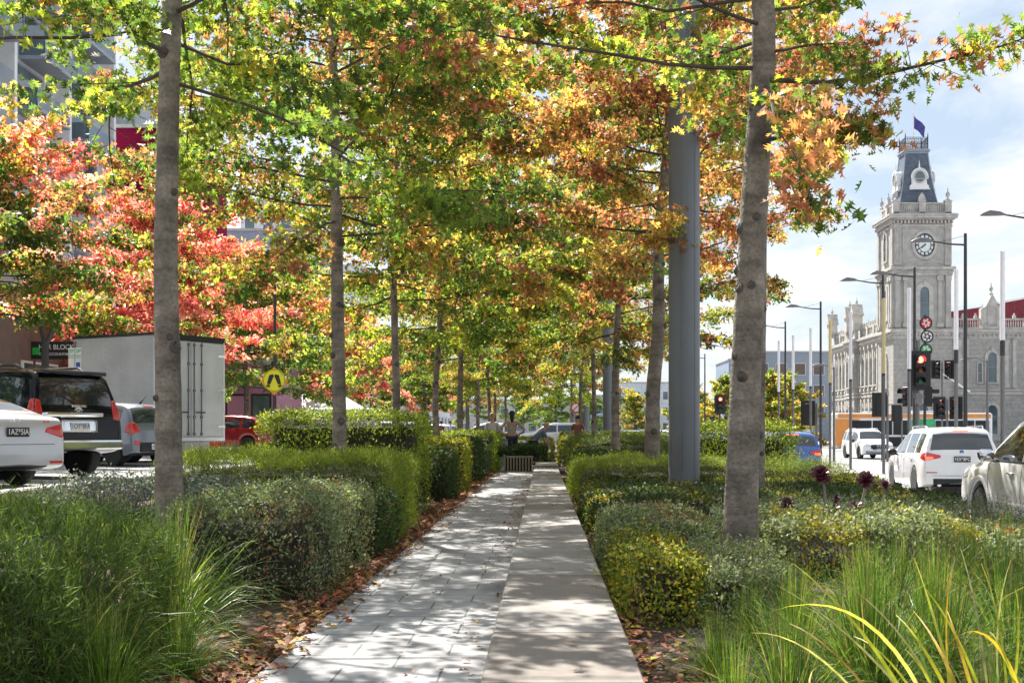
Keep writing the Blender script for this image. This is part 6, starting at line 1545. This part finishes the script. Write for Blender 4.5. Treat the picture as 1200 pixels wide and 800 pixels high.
MB().box((16, 5.85, H(14.75)), (8, .25, .18), ry=R(-9)).build('roof_flashing', 'white', hall)
# flag
V = []; Fc = []; nx, nz = 12, 10
for i in range(nx+1):
    for j in range(nz+1):
        u, v = i/nx, j/nz
        V.append((.08+u*1.15*(1-.1*v), .12*math.sin(u*7+v*2), -u*1.5*(.75+.2*v) - v*(1.25-.45*u)))
for i in range(nx):
    for j in range(nz): Fc.append((i*(nz+1)+j, (i+1)*(nz+1)+j, (i+1)*(nz+1)+j+1, i*(nz+1)+j+1))
fl = MB().add(V, Fc).build('flag', 'flag', None, smooth=True); fl.location = (34.85+cx_*.86, 119+cy_*.8, zz+GZ+3.6)
tag(fl, 'dark blue flag hanging from the pole on top of the clock tower', 'flag')
# plain blocks with windows
def block(name, label, x0, x1, y0, y1, h, wallm, z0=0, cat='building', rows=0, cols=0, front=True, side=None, sm='winglass', parapet=True, zr=(2, .5), group=None):
    t = thing(name, label, cat, (x0, y0, z0), 0, group); W_, D_ = x1-x0, y1-y0
    MB().box((W_/2, D_/2, h/2), (W_, D_, h)).build('wall', wallm, t)
    if parapet: MB().box((W_/2, D_/2, h+.12), (W_+.3, D_+.3, .24)).build('roof_edge', 'concrete', t)
    for r in range(rows):
        for c_ in range(cols):
            z = zr[0] + (h-zr[0]-zr[1])*(r+.5)/rows
            if front:
                x = W_*(c_+.5)/cols; o = MB().box((x, -.03, z), (W_/cols*.6, .1, (h-zr[0])/rows*.5)).build('window', 'white', t); MB().box((x, -.09, z), (W_/cols*.6-.16, .03, (h-zr[0])/rows*.5-.16)).build('pane', sm, o)
            if side:
                xx = W_+.03 if side > 0 else -.03; y = D_*(c_+.5)/cols
                o = MB().box((xx, y, z), (.1, D_/cols*.6, (h-zr[0])/rows*.5)).build('window', 'white', t); MB().box((xx+.06*side, y, z), (.03, D_/cols*.6-.16, (h-zr[0])/rows*.5-.16)).build('pane', sm, o)
    return t
# apartment tower upper left
t = thing('apartment_tower', 'tall white apartment tower with slanting rows of grey balconies at the upper left', 'building', (-29.5, 48, .44))
MB().box((-9, 17, 15.5), (18, 34, 31)).build('wall', 'panelwhite', t)
for fl_ in range(1, 10):
    z = fl_*3.1
    for i, y in enumerate((3, 10.5, 18, 25.5)):
        yy = y + (fl_ % 2)*1.0
        b = MB().box((.75, yy+2.4, z), (1.5, 4.6, .22)).build('balcony', 'panelgrey', t)
        MB().box((1.46, yy+2.4, z+.62), (.05, 4.5, 1.0)).box((.75, yy+.12, z+.62), (1.4, .05, 1.0)).build('balustrade', 'winglass', b)
        o = MB().box((.03, yy+2.4, z+1.5), (.10, 3.6, 2.5)).build('window', 'panelgrey', t); MB().box((.10, yy+2.4, z+1.5), (.04, 3.2, 2.2)).build('pane', 'winglass', o)
for y in (9, 17, 24.5, 32): MB().box((.4, y, 15.5), (.8, .35, 31)).build('fin', 'white', t)
block('podium_building', 'crimson clad box building with a grey rooftop behind the nearest left tree', -38, -26.5, 84, 100, 22, 'crimson', .44)
rt = thing('rooftop_plant', 'grey rooftop unit standing on the crimson building', 'roof unit', (-32, 86, 22.7)); MB().box((0, 3, 1.2), (6, 6, 2.4)).build('housing', 'panelgrey', rt); MB().box((0, -.03, 1.2), (5, .1, 1.4)).build('louvre', 'winglass', rt)
block('office_building', 'blue grey office block beyond the red tree', -37, -25, 118, 140, 20.5, 'bluegrey', .44, rows=4, cols=4, zr=(6, 1))
block('office_building', 'taller pale office block behind the blue grey one', -36, -29.5, 142, 160, 28, 'panelwhite', .44, rows=6, cols=3, zr=(4, 1))
block('office_building', 'pale slab tower glimpsed between the orange leaves at mid left', -36, -29, 190, 205, 27, 'panelwhite', .44, rows=6, cols=3, zr=(4, 1))
# shops on the left
t = block('shop_row', 'brown shop building with a flat beige awning fascia behind the parked cars', -40, -17.4, 34, 58, 5.4, 'brownwall', .44, rows=1, cols=5, zr=(.4, 2.2), side=1)
MB().box((16.5, -2.2, 3.2), (9, .25, .5), ry=R(6)).box((19, -1.1, 3.55), (9, 2.2, .12)).build('awning', 'beige', t)
t = thing('shop_sign', 'black accountants sign board with a green square at the left, over the off-roader', 'sign', (-16.45, 40, 0))
MB().box((0, 0, 3.83), (1.40, .10, .60), bev=.01).build('board', 'signblack', t)
MB().box((-.52, -.055, 3.80), (.24, .02, .24)).build('green_square', 'signgreen', t)
text('lettering', 'H&R BLOCK', .235, (.16, -.06, 3.93), m='inkw', parent=t, sx=.92); text('lettering', 'TAX ACCOUNTANTS', .12, (.16, -.06, 3.70), m='inkw', parent=t)
MB().tube([(-.6, 0, 3.5), (-.6, 0, .44)], .04, 8).tube([(.6, 0, 3.5), (.6, 0, .44)], .04, 8).build('post', 'poledark', t)
t = thing('parking_sign', 'pair of tall white parking signs with green 2P and blue symbols, above the off-roader', 'road sign', (-11.85, 30.2, .44))
MB().tube([(0, .03, 0), (0, .03, 2.95)], .03, 8).build('pole', 'pole', t)
for i, sx in enumerate((-.085, .085)):
    b = MB().box((sx, 0, 2.44), (.155, .01, .70), bev=.003).build('sign_plate', 'white', t)
    text('sign_text', '2P', .13, (sx, -.008, 2.70), m='signgreen', parent=b); text('sign_text', '8AM-6PM', .034, (sx, -.008, 2.59), m='signgreen', parent=b); text('sign_text', 'MON-FRI', .034, (sx, -.008, 2.54), m='signgreen', parent=b)
    MB().box((sx, -.008, 2.36 if i else 2.20), (.10, .006, .12)).build('blue_symbol', 'signblue', b)
    if i: text('sign_text', 'P', .12, (sx, -.008, 2.18), m='signblue', parent=b)
t = thing('street_lamp', 'short dark post with a forked top between the sign board and the off-roader', 'street lamp', (-14.6, 35, .44))
MB().tube([(0, 0, 0), (0, 0, 3.35)], .11, 8).tube([(0, 0, 3.2), (-.12, 0, 3.75)], .07, 6).tube([(0, 0, 3.2), (.30, 0, 3.75)], .07, 6).build('post', 'poledark', t)
t = block('pink_shop', 'pink painted shop front beside the red hatchback', -26, -13.75, 61, 68, 4.1, 'pink', .44)
for i in range(5):
    o = MB().box((11.6-i*1.3, -.04, 1.6), (1.0, .08, 2.0)).build('window', 'signblack', t); MB().box((11.6-i*1.3, -.09, 1.6), (.85, .03, 1.8)).build('pane', 'pink' if i % 2 else 'winglass', o)
MB().box((9.5, -.12, 3.3), (5, .14, .55)).build('fascia', 'brownwall', t)
for i, (x, l) in enumerate([(-14.2, 'white peaked market tent, left of two'), (-12.4, 'white peaked market tent with dark stripes, right of two')]):
    t = thing('market_tent', l, 'tent', (x, 70+i*3, .44), 0, 'market tents on the left footpath')
    MB().add([(-1.5,-1.5,2.0),(1.5,-1.5,2.0),(1.5,1.5,2.0),(-1.5,1.5,2.0),(0,0,3.0)], [(0,1,4),(1,2,4),(2,3,4),(3,0,4)]).build('canopy', 'white', t)
    MB().box((0, -1.51, 1.88), (3.0, .02, .24)).build('valance', 'signblack', t)
    for sx in (-1, 1):
        for sy in (-1, 1): MB().tube([(sx*1.45, sy*1.45, 0), (sx*1.45, sy*1.45, 2.0)], .03, 6).build('leg', 'pole', t)
block('shop_row', 'long beige shop row far along the left footpath', -32, -17.5, 70, 112, 6.2, 'beige', .44, rows=2, cols=9, zr=(.4, .6), side=1)
block('shop_row', 'pale shops at the far left of the street', -30, -16.5, 165, 210, 8, 'panelwhite', .44, rows=2, cols=7, zr=(.4, .6), side=1)
# distance
block('office_building', 'grey modern building with maroon panels behind the striped poles', 36.0, 52, 205, 225, 15.2, 'panelgrey', RROAD, rows=3, cols=5, sm='brownwall', zr=(3, 1))
block('office_building', 'slanted blue glass building left of the grey modern one', 31.0, 35.8, 200, 215, 13.6, 'bluegrey', RROAD, rows=3, cols=2, zr=(3, 1))
block('shop_row', 'distant low shops with pale fronts between the kinked trunk and the mast', 15, 29, 255, 275, 12, 'panelwhite', RROAD, rows=3, cols=7, zr=(1, 1))
block('shop_row', 'distant blue grey low building left of the pale shops', 9, 14.5, 245, 260, 9, 'bluegrey', RROAD, rows=2, cols=3, zr=(1, 1))
block('shop_row', 'low grey buildings closing the street beyond the path', -22, 8, 262, 280, 8.5, 'concrete', RROAD, rows=2, cols=10, zr=(1, 1))
t = thing('road_sign', 'small red bordered warning sign far behind the women by the cabinet', 'road sign', (2.0, 74, 0)); MB().tube([(0, .03, 0), (0, .03, 3.0)], .03, 6).build('pole', 'pole', t)
b = MB().lathe([(.32, 0), (.32, .02)], c=(0, 0, 2.6), axis='Y', n=24).build('sign_disc', 'signred', t); MB().lathe([(.24, 0), (.24, .008)], c=(0, -.014, 2.6), axis='Y', n=24).build('sign_face', 'white', b); MB().box((0, -.026, 2.6), (.06, .01, .5), ry=R(45)).build('sign_bar', 'signred', b)
